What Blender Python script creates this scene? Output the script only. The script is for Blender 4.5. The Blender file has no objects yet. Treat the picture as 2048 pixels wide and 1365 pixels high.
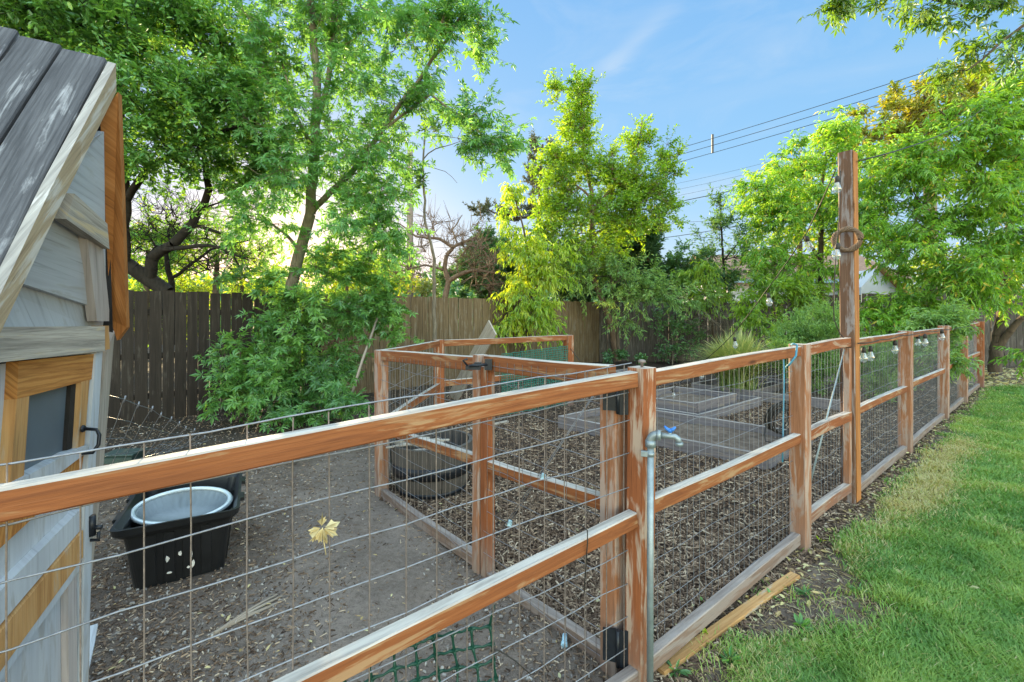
import bpy, math, random
import numpy as np
from mathutils import Vector, Matrix
sc = bpy.context.scene
# ---------------------------------------------------------------- camera
F, HZ, CX, EYE = 890.0, 628.0, 1024.0, 1.5
cam = bpy.data.objects.new('camera', bpy.data.cameras.new('camera'))
sc.collection.objects.link(cam); sc.camera = cam
cam.location = (0, 0, EYE); cam.rotation_euler = (math.radians(90), 0, 0)
cam.data.sensor_width = 36; cam.data.lens = 36 * F / 2048
cam.data.shift_y = -(682.5 - HZ) / 2048
cam.data.clip_start = .05; cam.data.clip_end = 2000
# ---------------------------------------------------------------- light
SUN_AZ, SUN_EL = math.radians(-26), math.radians(10)
world = bpy.data.worlds.new('World'); sc.world = world; world.use_nodes = True
def build_world():
    nt = world.node_tree; nt.nodes.clear(); n = nt.nodes.new; L = nt.links.new
    sky = n('ShaderNodeTexSky'); sky.sky_type = 'NISHITA'; sky.sun_disc = False
    sky.sun_elevation = SUN_EL; sky.sun_rotation = SUN_AZ; sky.air_density = 1.0; sky.dust_density = .6; sky.ozone_density = 2.0
    tc = n('ShaderNodeTexCoord'); sep = n('ShaderNodeSeparateXYZ'); L(tc.outputs['Generated'], sep.inputs[0])
    ramp = n('ShaderNodeValToRGB'); L(sep.outputs['Z'], ramp.inputs[0])
    cr = ramp.color_ramp; cr.elements[0].position = 0; cr.elements[0].color = (.52, .68, .86, 1)
    cr.elements[1].position = .58; cr.elements[1].color = (.19, .475, .885, 1)
    for p, c in ((.10, (.38, .62, .89)), (.28, (.255, .56, .92))):
        e = cr.elements.new(p); e.color = (*c, 1)
    def vm(op, x, y):
        v = n('ShaderNodeVectorMath'); v.operation = op
        for k, q in ((0, x), (1, y)):
            if isinstance(q, tuple): v.inputs[k].default_value = q
            elif isinstance(q, float): v.inputs['Scale'].default_value = q
            else: L(q, v.inputs['Scale' if op == 'SCALE' and k == 1 else k])
        return v.outputs[0]
    low = vm('ADD', vm('SCALE', ramp.outputs[0], LOW), vm('MULTIPLY', sky.outputs[0], (HALO * 1.55, HALO * 1.05, HALO * .60)))
    high = vm('MULTIPLY', sky.outputs[0], HIGH)  # added fill light: whitened, brighter sky overhead and behind the camera
    def mr(v, a0, a1):
        m = n('ShaderNodeMapRange'); m.interpolation_type = 'SMOOTHSTEP'; L(v, m.inputs[0]); m.inputs[1].default_value = a0; m.inputs[2].default_value = a1; return m.outputs[0]
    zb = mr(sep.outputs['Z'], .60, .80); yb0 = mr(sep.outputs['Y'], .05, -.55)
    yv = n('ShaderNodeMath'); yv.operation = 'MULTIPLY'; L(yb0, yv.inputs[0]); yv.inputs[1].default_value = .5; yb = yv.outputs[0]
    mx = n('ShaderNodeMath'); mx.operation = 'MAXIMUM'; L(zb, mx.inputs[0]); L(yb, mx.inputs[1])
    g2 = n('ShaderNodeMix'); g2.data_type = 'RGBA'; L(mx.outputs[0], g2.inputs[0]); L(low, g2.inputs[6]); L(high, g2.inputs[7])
    # thin wisps of cloud
    mp = n('ShaderNodeMapping'); L(tc.outputs['Generated'], mp.inputs[0]); mp.inputs['Scale'].default_value = (2.2, 2.2, 7.5); mp.inputs['Rotation'].default_value = (0, .5, .3)
    nz = n('ShaderNodeTexNoise'); L(mp.outputs[0], nz.inputs[0]); nz.inputs['Scale'].default_value = 1.6; nz.inputs['Detail'].default_value = 9; nz.inputs['Roughness'].default_value = .58; nz.inputs['Distortion'].default_value = .6
    r2 = n('ShaderNodeMapRange'); L(nz.outputs[0], r2.inputs[0]); r2.inputs[1].default_value = .50; r2.inputs[2].default_value = .82; r2.inputs[4].default_value = .35
    def dotn(v):
        d = n('ShaderNodeVectorMath'); d.operation = 'DOT_PRODUCT'; L(tc.outputs['Generated'], d.inputs[0]); d.inputs[1].default_value = v; return d.outputs['Value']
    def ma(op, x, y=0.0):
        m = n('ShaderNodeMath'); m.operation = op
        for k, q in ((0, x), (1, y)):
            if isinstance(q, float): m.inputs[k].default_value = q
            else: L(q, m.inputs[k])
        return m.outputs[0]
    acc = r2.outputs[0]
    for (wx, wy, ang, la, lb, amp) in ((1262, 92, 38, .085, .020, .75), (1215, 128, 12, .05, .014, .55), (1440, 372, 4, .16, .016, .8), (1640, 160, -4, .25, .02, .35), (1000, 470, 0, .2, .05, .4)):
        dd = Vector(((wx - CX) / F, 1, (HZ - wy) / F)).normalized(); rt = Vector((dd.y, -dd.x, 0)).normalized(); upv = rt.cross(dd)
        g = math.radians(ang); t1 = rt * math.cos(g) + upv * math.sin(g); t2 = upv * math.cos(g) - rt * math.sin(g)
        wob = ma('MULTIPLY', ma('SUBTRACT', nz.outputs[0], .5), .10)
        qa = ma('POWER', ma('ABSOLUTE', ma('DIVIDE', dotn(t1), la)), 2.0); qb = ma('POWER', ma('ABSOLUTE', ma('DIVIDE', ma('ADD', dotn(t2), wob), lb)), 2.0)
        e = ma('MULTIPLY', ma('EXPONENT', ma('MULTIPLY', ma('ADD', qa, qb), -1.0)), ma('MULTIPLY', nz.outputs[0], amp * .7)); acc = ma('ADD', acc, e)
    cl = n('ShaderNodeMix'); cl.data_type = 'RGBA'; L(acc, cl.inputs[0]); L(g2.outputs[2], cl.inputs[6]); cl.inputs[7].default_value = CLOUD
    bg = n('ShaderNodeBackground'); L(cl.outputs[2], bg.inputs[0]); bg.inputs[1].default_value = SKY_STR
    out = n('ShaderNodeOutputWorld'); L(bg.outputs[0], out.inputs[0])
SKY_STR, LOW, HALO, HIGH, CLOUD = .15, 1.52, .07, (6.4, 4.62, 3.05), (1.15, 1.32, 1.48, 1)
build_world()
sun = bpy.data.objects.new('sun', bpy.data.lights.new('sun', 'SUN')); sc.collection.objects.link(sun)
sun.data.energy = 5.0; sun.data.angle = math.radians(.5); sun.data.color = (1, .76, .42)
sdir = Vector((math.sin(SUN_AZ) * math.cos(SUN_EL), math.cos(SUN_AZ) * math.cos(SUN_EL), math.sin(SUN_EL)))
sun.rotation_euler = sdir.to_track_quat('Z', 'Y').to_euler()
sun.location = sdir * 60
sc.view_settings.view_transform = 'Standard'; sc.view_settings.look = 'None'; sc.view_settings.gamma = 1
sc.view_settings.exposure = 2.1
try:
    sc.cycles.use_denoising = True; sc.cycles.denoiser = 'OPENIMAGEDENOISE'
    sc.cycles.max_bounces = 8; sc.cycles.transparent_max_bounces = 12; sc.cycles.sample_clamp_indirect = 6
    sc.cycles.caustics_reflective = False; sc.cycles.caustics_refractive = False
except Exception: pass

# ---------------------------------------------------------------- helpers
rng = np.random.default_rng(7); random.seed(7)
def at(px, py, Y): return Vector(((px - CX) / F * Y, Y, EYE + (HZ - py) / F * Y))
def gp(px, py, z=0.0): Y = (EYE - z) * F / (py - HZ); return Vector(((px - CX) / F * Y, Y, z))
def onplane(px, py, p0, n):
    d = Vector(((px - CX) / F, 1, (HZ - py) / F)); o = Vector((0, 0, EYE))
    return o + d * ((p0 - o).dot(n) / d.dot(n))
def _h(ix, iy, s):
    v = np.sin(ix * 127.1 + iy * 311.7 + s * 74.7) * 43758.5453
    return v - np.floor(v)
def vnoise(x, y, s=0):
    x = np.asarray(x, float); y = np.asarray(y, float)
    ix, iy = np.floor(x), np.floor(y); fx, fy = x - ix, y - iy
    fx = fx * fx * (3 - 2 * fx); fy = fy * fy * (3 - 2 * fy)
    return (_h(ix, iy, s) * (1 - fx) + _h(ix + 1, iy, s) * fx) * (1 - fy) + (_h(ix, iy + 1, s) * (1 - fx) + _h(ix + 1, iy + 1, s) * fx) * fy

ORG = {}                                   # world origin of each thing or part
def tag(o, label=None, cat=None, group=None, kind=None):
    if label: o['label'] = label
    if cat: o['category'] = cat
    if group: o['group'] = group
    if kind: o['kind'] = kind
    return o
def thing(name, loc, label, cat, group=None):
    o = bpy.data.objects.new(name, None); sc.collection.objects.link(o)
    o.empty_display_size = .1; o.location = loc; ORG[o.name] = Vector(loc)
    return tag(o, label, cat, group)
def np_mesh(name, V, faces, mats, parent=None, loc=None, midx=None, attrs=None, uv=None, smooth=False, psmooth=None):
    """V (N,3) world; faces: list of equal-size index arrays (F,k)"""
    V = np.asarray(V, np.float64)
    if parent is not None: org = ORG[parent.name]
    else: org = Vector(loc) if loc is not None else Vector((0, 0, 0))
    V = V - np.array(org)
    me = bpy.data.meshes.new(name)
    faces = [np.asarray(f, np.int32) for f in faces if len(f)]
    nf = sum(len(f) for f in faces); nl = sum(f.size for f in faces)
    me.vertices.add(len(V)); me.vertices.foreach_set('co', V.astype(np.float32).ravel())
    me.loops.add(nl); me.polygons.add(nf)
    me.loops.foreach_set('vertex_index', np.concatenate([f.ravel() for f in faces]))
    sizes = np.concatenate([np.full(len(f), f.shape[1]) for f in faces])
    starts = np.concatenate([[0], np.cumsum(sizes)[:-1]]).astype(np.int32)
    me.polygons.foreach_set('loop_start', starts)
    if uv is not None:
        l = me.uv_layers.new(name='UVMap'); l.data.foreach_set('uv', np.asarray(uv, np.float32).ravel())
    for k, v in (attrs or {}).items():
        a = me.attributes.new(k, 'FLOAT', 'POINT'); a.data.foreach_set('value', np.asarray(v, np.float32))
    if not isinstance(mats, (list, tuple)): mats = [mats]
    for m in mats: me.materials.append(m)
    if midx is not None: me.polygons.foreach_set('material_index', np.asarray(midx, np.int32))
    if psmooth is not None: me.polygons.foreach_set('use_smooth', np.asarray(psmooth, bool))
    else: me.polygons.foreach_set('use_smooth', np.full(nf, smooth))
    me.update(calc_edges=True); me.validate()
    o = bpy.data.objects.new(name, me); sc.collection.objects.link(o)
    if parent is not None: o.parent = parent
    else: o.location = org
    ORG[o.name] = org
    return o

class MB:
    """collects shapes for one mesh; uv in metres along / across"""
    def __init__(s): s.v = []; s.f = []; s.uv = []; s.mi = []; s.sm = []
    def face(s, idx, uvs, mi=0, sm=False): s.f.append(idx); s.uv.append(uvs); s.mi.append(mi); s.sm.append(sm)
    def build(s, name, mats, parent=None, loc=None):
        by = {}
        for i, f in enumerate(s.f): by.setdefault(len(f), []).append(i)
        order = [i for k in by for i in by[k]]
        faces = [np.array([s.f[i] for i in by[k]]) for k in by]
        uv = np.array([u for i in order for u in s.uv[i]])
        return np_mesh(name, np.array([tuple(v) for v in s.v]), faces, mats, parent, loc, midx=[s.mi[i] for i in order], uv=uv, psmooth=[s.sm[i] for i in order])
    def bar(s, p0, p1, w, h, up=(0, 0, 1), bev=.004, seg=1, warp=0.0, mi=0, taper=1.0, cap=True):
        """beam from p0 to p1; h along up, w across; chamfered edges"""
        p0, p1 = Vector(p0), Vector(p1); d = (p1 - p0); Ln = d.length; d = d / Ln
        up = Vector(up); up = (up - d * up.dot(d)).normalized(); sd = d.cross(up)
        b = min(bev, w * .3, h * .3); a, c = w / 2, h / 2
        prof = [(-a + b, -c), (a - b, -c), (a, -c + b), (a, c - b), (a - b, c), (-a + b, c), (-a, c - b), (-a, -c + b)]
        per = [0]
        for i in range(8):
            q, r = prof[i], prof[(i + 1) % 8]; per.append(per[-1] + math.hypot(q[0] - r[0], q[1] - r[1]))
        u0, v0 = random.random() * 40, random.random() * 40
        base = len(s.v); ph = random.random() * 6.28; ph2 = random.random() * 6.28
        for k in range(seg + 1):
            t = k / seg; c0 = p0 + d * (Ln * t)
            if warp: c0 = c0 + up * (warp * math.sin(ph + t * 5.1)) + sd * (warp * math.sin(ph2 + t * 4.3))
            sc_ = 1 + (taper - 1) * t
            for (x, y) in prof: s.v.append(c0 + sd * (x * sc_) + up * (y * sc_))
        for k in range(seg):
            for i in range(8):
                j = (i + 1) % 8; A = base + k * 8; B = A + 8
                ua, ub = u0 + Ln * k / seg, u0 + Ln * (k + 1) / seg
                s.face((A + i, A + j, B + j, B + i), ((ua, v0 + per[i]), (ua, v0 + per[i + 1]), (ub, v0 + per[i + 1]), (ub, v0 + per[i])), mi)
        if cap:
            e = base + seg * 8
            s.face(tuple(base + i for i in reversed(range(8))), [(u0 + prof[i][0] * .3, v0 + prof[i][1]) for i in reversed(range(8))], mi)
            s.face(tuple(e + i for i in range(8)), [(u0 + prof[i][0] * .3, v0 + prof[i][1]) for i in range(8)], mi)
    def tube(s, pts, r, n=6, mi=0, closed=False, cap=True):
        pts = [Vector(p) for p in pts]; m = len(pts); rr = r if isinstance(r, (list, tuple)) else [r] * m
        base = len(s.v); ref = None; L = 0
        for k in range(m):
            a = pts[k - 1] if (k or closed) else pts[k]; b = pts[(k + 1) % m] if (k < m - 1 or closed) else pts[k]
            t = (b - a).normalized() if (b - a).length > 1e-9 else Vector((0, 0, 1))
            if ref is None: ref = Vector((0, 0, 1)) if abs(t.z) < .9 else Vector((1, 0, 0))
            x = (ref - t * ref.dot(t)).normalized(); ref = x; y = t.cross(x)
            for i in range(n):
                g = 2 * math.pi * i / n; s.v.append(pts[k] + (x * math.cos(g) + y * math.sin(g)) * rr[k])
        u0 = random.random() * 20
        for k in range(m if closed else m - 1):
            k2 = (k + 1) % m
            for i in range(n):
                j = (i + 1) % n
                s.face((base + k * n + i, base + k * n + j, base + k2 * n + j, base + k2 * n + i),
                       ((u0 + k * .1, i / n * .2), (u0 + k * .1, (i + 1) / n * .2), (u0 + k * .1 + .1, (i + 1) / n * .2), (u0 + k * .1 + .1, i / n * .2)), mi, True)
        if cap and not closed and n > 2:
            s.face(tuple(base + i for i in reversed(range(n))), [(0, 0)] * n, mi)
            s.face(tuple(base + (m - 1) * n + i for i in range(n)), [(0, 0)] * n, mi)
    def lathe(s, c, prof, n=24, mi=0, ax=(0, 0, 1), sx=1.0, xdir=None):
        """prof: (r, z) along axis"""
        ax = Vector(ax).normalized(); x = Vector(xdir) if xdir else (Vector((1, 0, 0)) if abs(ax.x) < .9 else Vector((0, 1, 0)))
        x = (x - ax * x.dot(ax)).normalized(); y = ax.cross(x); c = Vector(c); base = len(s.v)
        for (r, z) in prof:
            for i in range(n):
                g = 2 * math.pi * i / n; s.v.append(c + ax * z + x * (r * sx * math.cos(g)) + y * (r * math.sin(g)))
        for k in range(len(prof) - 1):
            for i in range(n):
                j = (i + 1) % n; A = base + k * n; B = A + n
                s.face((A + i, A + j, B + j, B + i), ((prof[k][1], i * .05), (prof[k][1], i * .05 + .05), (prof[k + 1][1], i * .05 + .05), (prof[k + 1][1], i * .05)), mi, True)
    def prism(s, poly, vec, mi=0, udir=None, mi0=None):
        """polygon of points extruded by vec"""
        poly = [Vector(p) for p in poly]; vec = Vector(vec); n = len(poly); b = len(s.v)
        s.v += poly + [p + vec for p in poly]
        ud = Vector(udir).normalized() if udir is not None else (poly[1] - poly[0]).normalized()
        nn = vec.normalized(); vd = nn.cross(ud).normalized(); o = (random.random() * 30, random.random() * 30)
        U = lambda p: (o[0] + (p - poly[0]).dot(ud), o[1] + (p - poly[0]).dot(vd) + (p - poly[0]).dot(nn))
        nor = Vector((0, 0, 0))
        for i in range(n): nor += poly[i].cross(poly[(i + 1) % n])
        fl = nor.dot(vec) > 0
        f0 = list(range(n)); f1 = [n + i for i in range(n)]
        f0 = f0[::-1] if fl else f0; f1 = f1 if fl else f1[::-1]
        s.face(tuple(b + i for i in f0), [U(s.v[b + i]) for i in f0], mi if mi0 is None else mi0); s.face(tuple(b + i for i in f1), [U(s.v[b + i]) for i in f1], mi)
        for i in range(n):
            j = (i + 1) % n; q = (i, j, n + j, n + i) if fl else (j, i, n + i, n + j)
            s.face(tuple(b + k for k in q), [U(s.v[b + k]) for k in q], mi)

# ---------------------------------------------------------------- materials
def NT(name):
    m = bpy.data.materials.new(name); m.use_nodes = True; nt = m.node_tree; nt.nodes.clear()
    return m, nt, nt.nodes.new, nt.links.new
def ramp(n, stops):
    r = n('ShaderNodeValToRGB'); cr = r.color_ramp
    while len(cr.elements) < len(stops): cr.elements.new(.5)
    for e, (p, c) in zip(cr.elements, stops): e.position = p; e.color = (*c, 1)
    return r
def mixc(n, L, fac, a, b, mode='MIX'):
    m = n('ShaderNodeMix'); m.data_type = 'RGBA'; m.blend_type = mode
    for i, v in ((0, fac), (6, a), (7, b)):
        if isinstance(v, (int, float)): m.inputs[i].default_value = v
        elif isinstance(v, tuple): m.inputs[i].default_value = (*v, 1)
        else: L(v, m.inputs[i])
    return m.outputs[2]
def noise(n, L, vec, scale, detail=4, rough=.55, dist=0.0):
    t = n('ShaderNodeTexNoise'); t.inputs['Scale'].default_value = scale; t.inputs['Detail'].default_value = detail
    t.inputs['Roughness'].default_value = rough; t.inputs['Distortion'].default_value = dist
    if vec is not None: L(vec, t.inputs['Vector'])
    return t.outputs[0]
def maprange(n, L, v, a, b, c=0.0, d=1.0):
    t = n('ShaderNodeMapRange'); L(v, t.inputs[0])
    for i, x in ((1, a), (2, b), (3, c), (4, d)): t.inputs[i].default_value = x
    return t.outputs[0]
def mapping(n, L, vec, s):
    t = n('ShaderNodeMapping'); L(vec, t.inputs[0]); t.inputs['Scale'].default_value = s; return t.outputs[0]
def finish(m, nt, n, L, col, rough=.8, bump=None, bstr=.3, bdist=.004, metal=0.0, spec=.3):
    b = n('ShaderNodeBsdfPrincipled'); o = n('ShaderNodeOutputMaterial'); L(b.outputs[0], o.inputs[0])
    if isinstance(col, tuple): b.inputs['Base Color'].default_value = (*col, 1)
    else: L(col, b.inputs['Base Color'])
    if isinstance(rough, (int, float)): b.inputs['Roughness'].default_value = rough
    else: L(rough, b.inputs['Roughness'])
    b.inputs['Metallic'].default_value = metal; b.inputs['Specular IOR Level'].default_value = spec
    if bump is not None:
        bp = n('ShaderNodeBump'); bp.inputs['Strength'].default_value = bstr; bp.inputs['Distance'].default_value = bdist
        L(bump, bp.inputs['Height']); L(bp.outputs[0], b.inputs['Normal'])
    return b
def wood(name, dark, mid, light, wear=None, wear_amt=.3, top=None, top_amt=.8, gs=1.0, rough=.75, bstr=.5, foot=None, ring=.25):
    """stained or weathered timber: grain runs along u. wear = bare/greyed streaks; top = bleached upper faces; foot = soiled near ground"""
    m, nt, n, L = NT(name); uv = n('ShaderNodeUVMap').outputs[0]
    a = mapping(n, L, uv, (2.0 * gs, 30 * gs, 1)); f = noise(n, L, a, 1.0, 7, .62, .9)
    b = mapping(n, L, uv, (5 * gs, 170 * gs, 1)); fine = noise(n, L, b, 1.0, 4, .6, .3)
    c = mapping(n, L, uv, (2.6, 11.0, 1)); patch = noise(n, L, c, 1.0, 5, .6, 1.2)
    wv = n('ShaderNodeTexWave'); wv.bands_direction = 'Y'; wv.inputs['Scale'].default_value = 15 * gs; wv.inputs['Distortion'].default_value = 5; wv.inputs['Detail'].default_value = 4; wv.inputs['Detail Scale'].default_value = 1.6
    L(mapping(n, L, uv, (.35, 1.6, 1)), wv.inputs[0])
    col = ramp(n, [(.28, dark), (.5, mid), (.72, light)]); L(f, col.inputs[0]); out = col.outputs[0]
    out = mixc(n, L, maprange(n, L, wv.outputs[1], .5, .95, 0, ring), out, dark)
    out = mixc(n, L, maprange(n, L, fine, .55, .75, 0, .35), out, light)
    out = mixc(n, L, maprange(n, L, fine, .44, .28, 0, .55), out, tuple(x * .45 for x in dark))
    if wear is not None:
        e = n('ShaderNodeMath'); e.operation = 'MULTIPLY_ADD'; L(patch, e.inputs[0]); e.inputs[1].default_value = .6; e.inputs[2].default_value = 0
        e2 = n('ShaderNodeMath'); e2.operation = 'MULTIPLY_ADD'; L(f, e2.inputs[0]); e2.inputs[1].default_value = .5; L(e.outputs[0], e2.inputs[2])
        lo = .70 - wear_amt * .36
        out = mixc(n, L, maprange(n, L, e2.outputs[0], lo, lo + .07, 0, .85), out, wear)
    # knots
    vo = n('ShaderNodeTexVoronoi'); vo.inputs['Scale'].default_value = 1.0; L(mapping(n, L, uv, (1.7, 6.5, 1)), vo.inputs['Vector'])
    out = mixc(n, L, maprange(n, L, vo.outputs['Distance'], .10, .04, 0, .75), out, tuple(x * .4 for x in dark))
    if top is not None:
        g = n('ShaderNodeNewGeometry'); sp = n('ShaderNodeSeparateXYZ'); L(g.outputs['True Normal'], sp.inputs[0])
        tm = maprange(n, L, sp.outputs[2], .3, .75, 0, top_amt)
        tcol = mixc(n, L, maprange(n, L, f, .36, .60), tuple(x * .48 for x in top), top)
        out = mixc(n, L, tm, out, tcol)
    if foot is not None:
        g = n('ShaderNodeNewGeometry'); sp = n('ShaderNodeSeparateXYZ'); L(g.outputs['Position'], sp.inputs[0])
        z = n('ShaderNodeMath'); z.operation = 'MULTIPLY_ADD'; L(patch, z.inputs[0]); z.inputs[1].default_value = -.5; L(sp.outputs[2], z.inputs[2])
        out = mixc(n, L, maprange(n, L, z.outputs[0], .12, -.2, 0, .6), out, foot)
    hsum = n('ShaderNodeMath'); hsum.operation = 'ADD'; L(f, hsum.inputs[0]); L(fine, hsum.inputs[1])
    finish(m, nt, n, L, out, rough, hsum.outputs[0], bstr, .003)
    return m
def plain(name, col, rough=.5, metal=0.0, var=.25, scale=30, spec=.4, bstr=.1):
    m, nt, n, L = NT(name); tc = n('ShaderNodeTexCoord').outputs['Object']
    f = noise(n, L, tc, scale, 5, .6)
    out = mixc(n, L, maprange(n, L, f, .3, .7), tuple(x * (1 - var) for x in col), tuple(min(1, x * (1 + var)) for x in col))
    finish(m, nt, n, L, out, rough, f, bstr, .002, metal, spec); return m
LEAF_GAIN = 1.5
def leafmat(name, stops, trans=.45, tgain=(1.9, 1.5, .7), gloss=.05):
    m, nt, n, L = NT(name); at_ = n('ShaderNodeAttribute'); at_.attribute_name = 'rnd'
    stops = [(p, tuple(min(.5, x * LEAF_GAIN) for x in c)) for p, c in stops]; r = ramp(n, stops); L(at_.outputs['Fac'], r.inputs[0])
    tcol = mixc(n, L, 1.0, r.outputs[0], tgain, 'MULTIPLY')
    d = n('ShaderNodeBsdfDiffuse'); L(r.outputs[0], d.inputs[0]); t = n('ShaderNodeBsdfTranslucent'); L(tcol, t.inputs[0])
    mx = n('ShaderNodeMixShader'); mx.inputs[0].default_value = trans; L(d.outputs[0], mx.inputs[1]); L(t.outputs[0], mx.inputs[2])
    g = n('ShaderNodeBsdfGlossy'); g.inputs['Roughness'].default_value = .45; g.inputs['Color'].default_value = (.8, .9, 1, 1)
    m2 = n('ShaderNodeMixShader'); m2.inputs[0].default_value = gloss; L(mx.outputs[0], m2.inputs[1]); L(g.outputs[0], m2.inputs[2])
    o = n('ShaderNodeOutputMaterial'); L(m2.outputs[0], o.inputs[0]); return m
def barkmat(name, a, b):
    m, nt, n, L = NT(name); tc = n('ShaderNodeTexCoord').outputs['Object']
    f = noise(n, L, mapping(n, L, tc, (14, 14, 4)), 1.5, 7, .65, .5)
    r = ramp(n, [(.3, a), (.7, b)]); L(f, r.inputs[0]); finish(m, nt, n, L, r.outputs[0], .9, f, .8, .01); return m
def rndmat(name, stops, rough=.85, spec=.2):
    m, nt, n, L = NT(name); at_ = n('ShaderNodeAttribute'); at_.attribute_name = 'rnd'
    r = ramp(n, stops); L(at_.outputs['Fac'], r.inputs[0]); finish(m, nt, n, L, r.outputs[0], rough, None, spec=spec); return m
def glassmat(name):
    m, nt, n, L = NT(name); fr = n('ShaderNodeLayerWeight'); fr.inputs[0].default_value = .35
    t = n('ShaderNodeBsdfTransparent'); t.inputs[0].default_value = (.9, .92, .93, 1); g = n('ShaderNodeBsdfGlossy'); g.inputs['Roughness'].default_value = .05
    d = n('ShaderNodeBsdfDiffuse'); d.inputs[0].default_value = (.75, .78, .8, 1)
    m0 = n('ShaderNodeMixShader'); m0.inputs[0].default_value = .10; L(t.outputs[0], m0.inputs[1]); L(d.outputs[0], m0.inputs[2])
    mx = n('ShaderNodeMixShader'); L(maprange(n, L, fr.outputs['Facing'], 0, 1, .08, .8), mx.inputs[0]); L(m0.outputs[0], mx.inputs[1]); L(g.outputs[0], mx.inputs[2])
    o = n('ShaderNodeOutputMaterial'); L(mx.outputs[0], o.inputs[0]); return m

M = {}
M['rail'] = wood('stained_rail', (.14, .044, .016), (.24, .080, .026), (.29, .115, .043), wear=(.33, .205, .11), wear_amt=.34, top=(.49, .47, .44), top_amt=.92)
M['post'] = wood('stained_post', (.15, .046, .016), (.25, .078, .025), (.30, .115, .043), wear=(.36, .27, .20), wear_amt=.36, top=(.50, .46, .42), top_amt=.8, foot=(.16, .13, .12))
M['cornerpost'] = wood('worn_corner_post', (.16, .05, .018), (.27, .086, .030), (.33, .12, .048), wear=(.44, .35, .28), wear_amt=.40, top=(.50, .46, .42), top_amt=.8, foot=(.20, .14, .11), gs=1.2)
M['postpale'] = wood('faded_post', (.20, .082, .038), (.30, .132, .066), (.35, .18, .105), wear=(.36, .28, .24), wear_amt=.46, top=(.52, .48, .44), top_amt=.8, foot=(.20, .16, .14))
M['brownpost'] = wood('brown_post', (.085, .045, .028), (.135, .072, .045), (.175, .105, .072), wear=(.25, .22, .22), wear_amt=.42, gs=.8)
M['oiled'] = wood('oiled_edge', (.20, .075, .022), (.36, .145, .04), (.44, .20, .07))
M['sill'] = wood('soiled_sill', (.13, .085, .06), (.24, .15, .11), (.32, .22, .16), wear=(.36, .31, .29), wear_amt=.5, top=(.44, .40, .38), top_amt=.7, foot=(.14, .11, .1))
M['roofgrey'] = wood('grey_roof_board', (.036, .038, .046), (.080, .083, .098), (.125, .13, .148), wear=(.30, .31, .345), wear_amt=.30, gs=1.0, bstr=1.0, ring=.45)
M['barge'] = wood('weathered_barge', (.15, .145, .145), (.29, .28, .275), (.42, .41, .40), wear=(.54, .54, .56), wear_amt=.3, gs=.8, bstr=.7)
M['bargefront'] = wood('tan_barge_face', (.22, .16, .10), (.34, .265, .175), (.43, .355, .25), wear=(.48, .46, .43), wear_amt=.35, gs=.8, bstr=.7)
M['tan'] = wood('tan_board', (.28, .14, .05), (.43, .24, .095), (.50, .32, .15), wear=(.38, .33, .27), wear_amt=.22, gs=.8)
M['fresh'] = wood('fresh_pine', (.22, .085, .02), (.44, .20, .055), (.52, .28, .09), gs=.75, ring=.5)
M['lintel'] = wood('lintel_wood', (.20, .18, .16), (.38, .35, .31), (.50, .46, .40), wear=(.50, .40, .25), wear_amt=.25)
M['whitepaint'] = wood('white_paint', (.36, .385, .43), (.42, .455, .505), (.47, .505, .55), wear=(.33, .33, .33), wear_amt=.25, gs=.5, bstr=.2, rough=.55)
M['greytrim'] = wood('grey_trim', (.30, .27, .26), (.40, .36, .35), (.46, .43, .42), gs=.6, bstr=.2)
M['black_soffit'] = plain('soffit', (.018, .020, .026), .7)
M['fence_shaded'] = wood('shaded_fence_board', (.011, .008, .0065), (.023, .017, .0135), (.038, .030, .024), wear=(.052, .045, .038), wear_amt=.25, gs=.7)  # shade on the left fence is put into this darker board colour
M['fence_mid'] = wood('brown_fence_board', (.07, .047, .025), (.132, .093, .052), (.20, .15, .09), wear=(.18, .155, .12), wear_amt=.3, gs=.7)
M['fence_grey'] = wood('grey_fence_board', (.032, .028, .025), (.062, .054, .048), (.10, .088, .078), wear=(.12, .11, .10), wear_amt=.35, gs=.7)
M['bed'] = wood('bed_board', (.09, .08, .09), (.15, .137, .152), (.20, .185, .205), wear=(.22, .18, .14), wear_amt=.3, top=(.36, .335, .32), top_amt=.75)
M['barrel'] = wood('barrel_stave', (.042, .038, .036), (.078, .072, .068), (.115, .105, .097), gs=.8)
M['plank'] = wood('grey_plank', (.22, .19, .16), (.33, .29, .25), (.42, .38, .34), gs=.7)
M['stick'] = wood('weathered_stick', (.16, .13, .10), (.27, .23, .19), (.38, .34, .30))
M['blackplastic'] = plain('black_plastic', (.012, .013, .015), .35, 0, .2, 12)
M['alu'] = plain('aluminium_foil', (.17, .205, .23), .42, .35, .06, 25, .5, .05)
M['alurim'] = plain('bright_foil_rim', (.50, .58, .63), .35, .4, .05, 25)
M['galv'] = plain('galvanised_pipe', (.24, .29, .32), .5, .55, .15, 40)
M['wire'] = plain('fence_wire', (.22, .23, .26), .5, .5, .25, 60)
M['rustwire'] = plain('weathered_wire', (.20, .165, .15), .6, .4, .3, 60)
M['hinge'] = plain('black_metal', (.016, .020, .028), .4, .3)
M['blue'] = plain('blue_plastic', (.03, .16, .52), .4)
M['bluecord'] = plain('blue_cord', (.05, .22, .34), .6)
M['cord'] = plain('black_cord', (.02, .018, .016), .6)
M['rope'] = wood('vine_rope', (.07, .042, .026), (.15, .10, .066), (.24, .17, .12))
M['greennet'] = plain('green_net', (.004, .045, .030), .5)
M['greennet2'] = plain('teal_net', (.008, .16, .125), .5)
M['glass'] = glassmat('bulb_glass')
M['mesh'] = plain('window_mesh', (.10, .125, .15), .45, .1, .12, 4)
M['soil'] = None
M['paleleaf'] = plain('dry_leaf', (.52, .43, .23), .7, 0, .3, 40)
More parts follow.
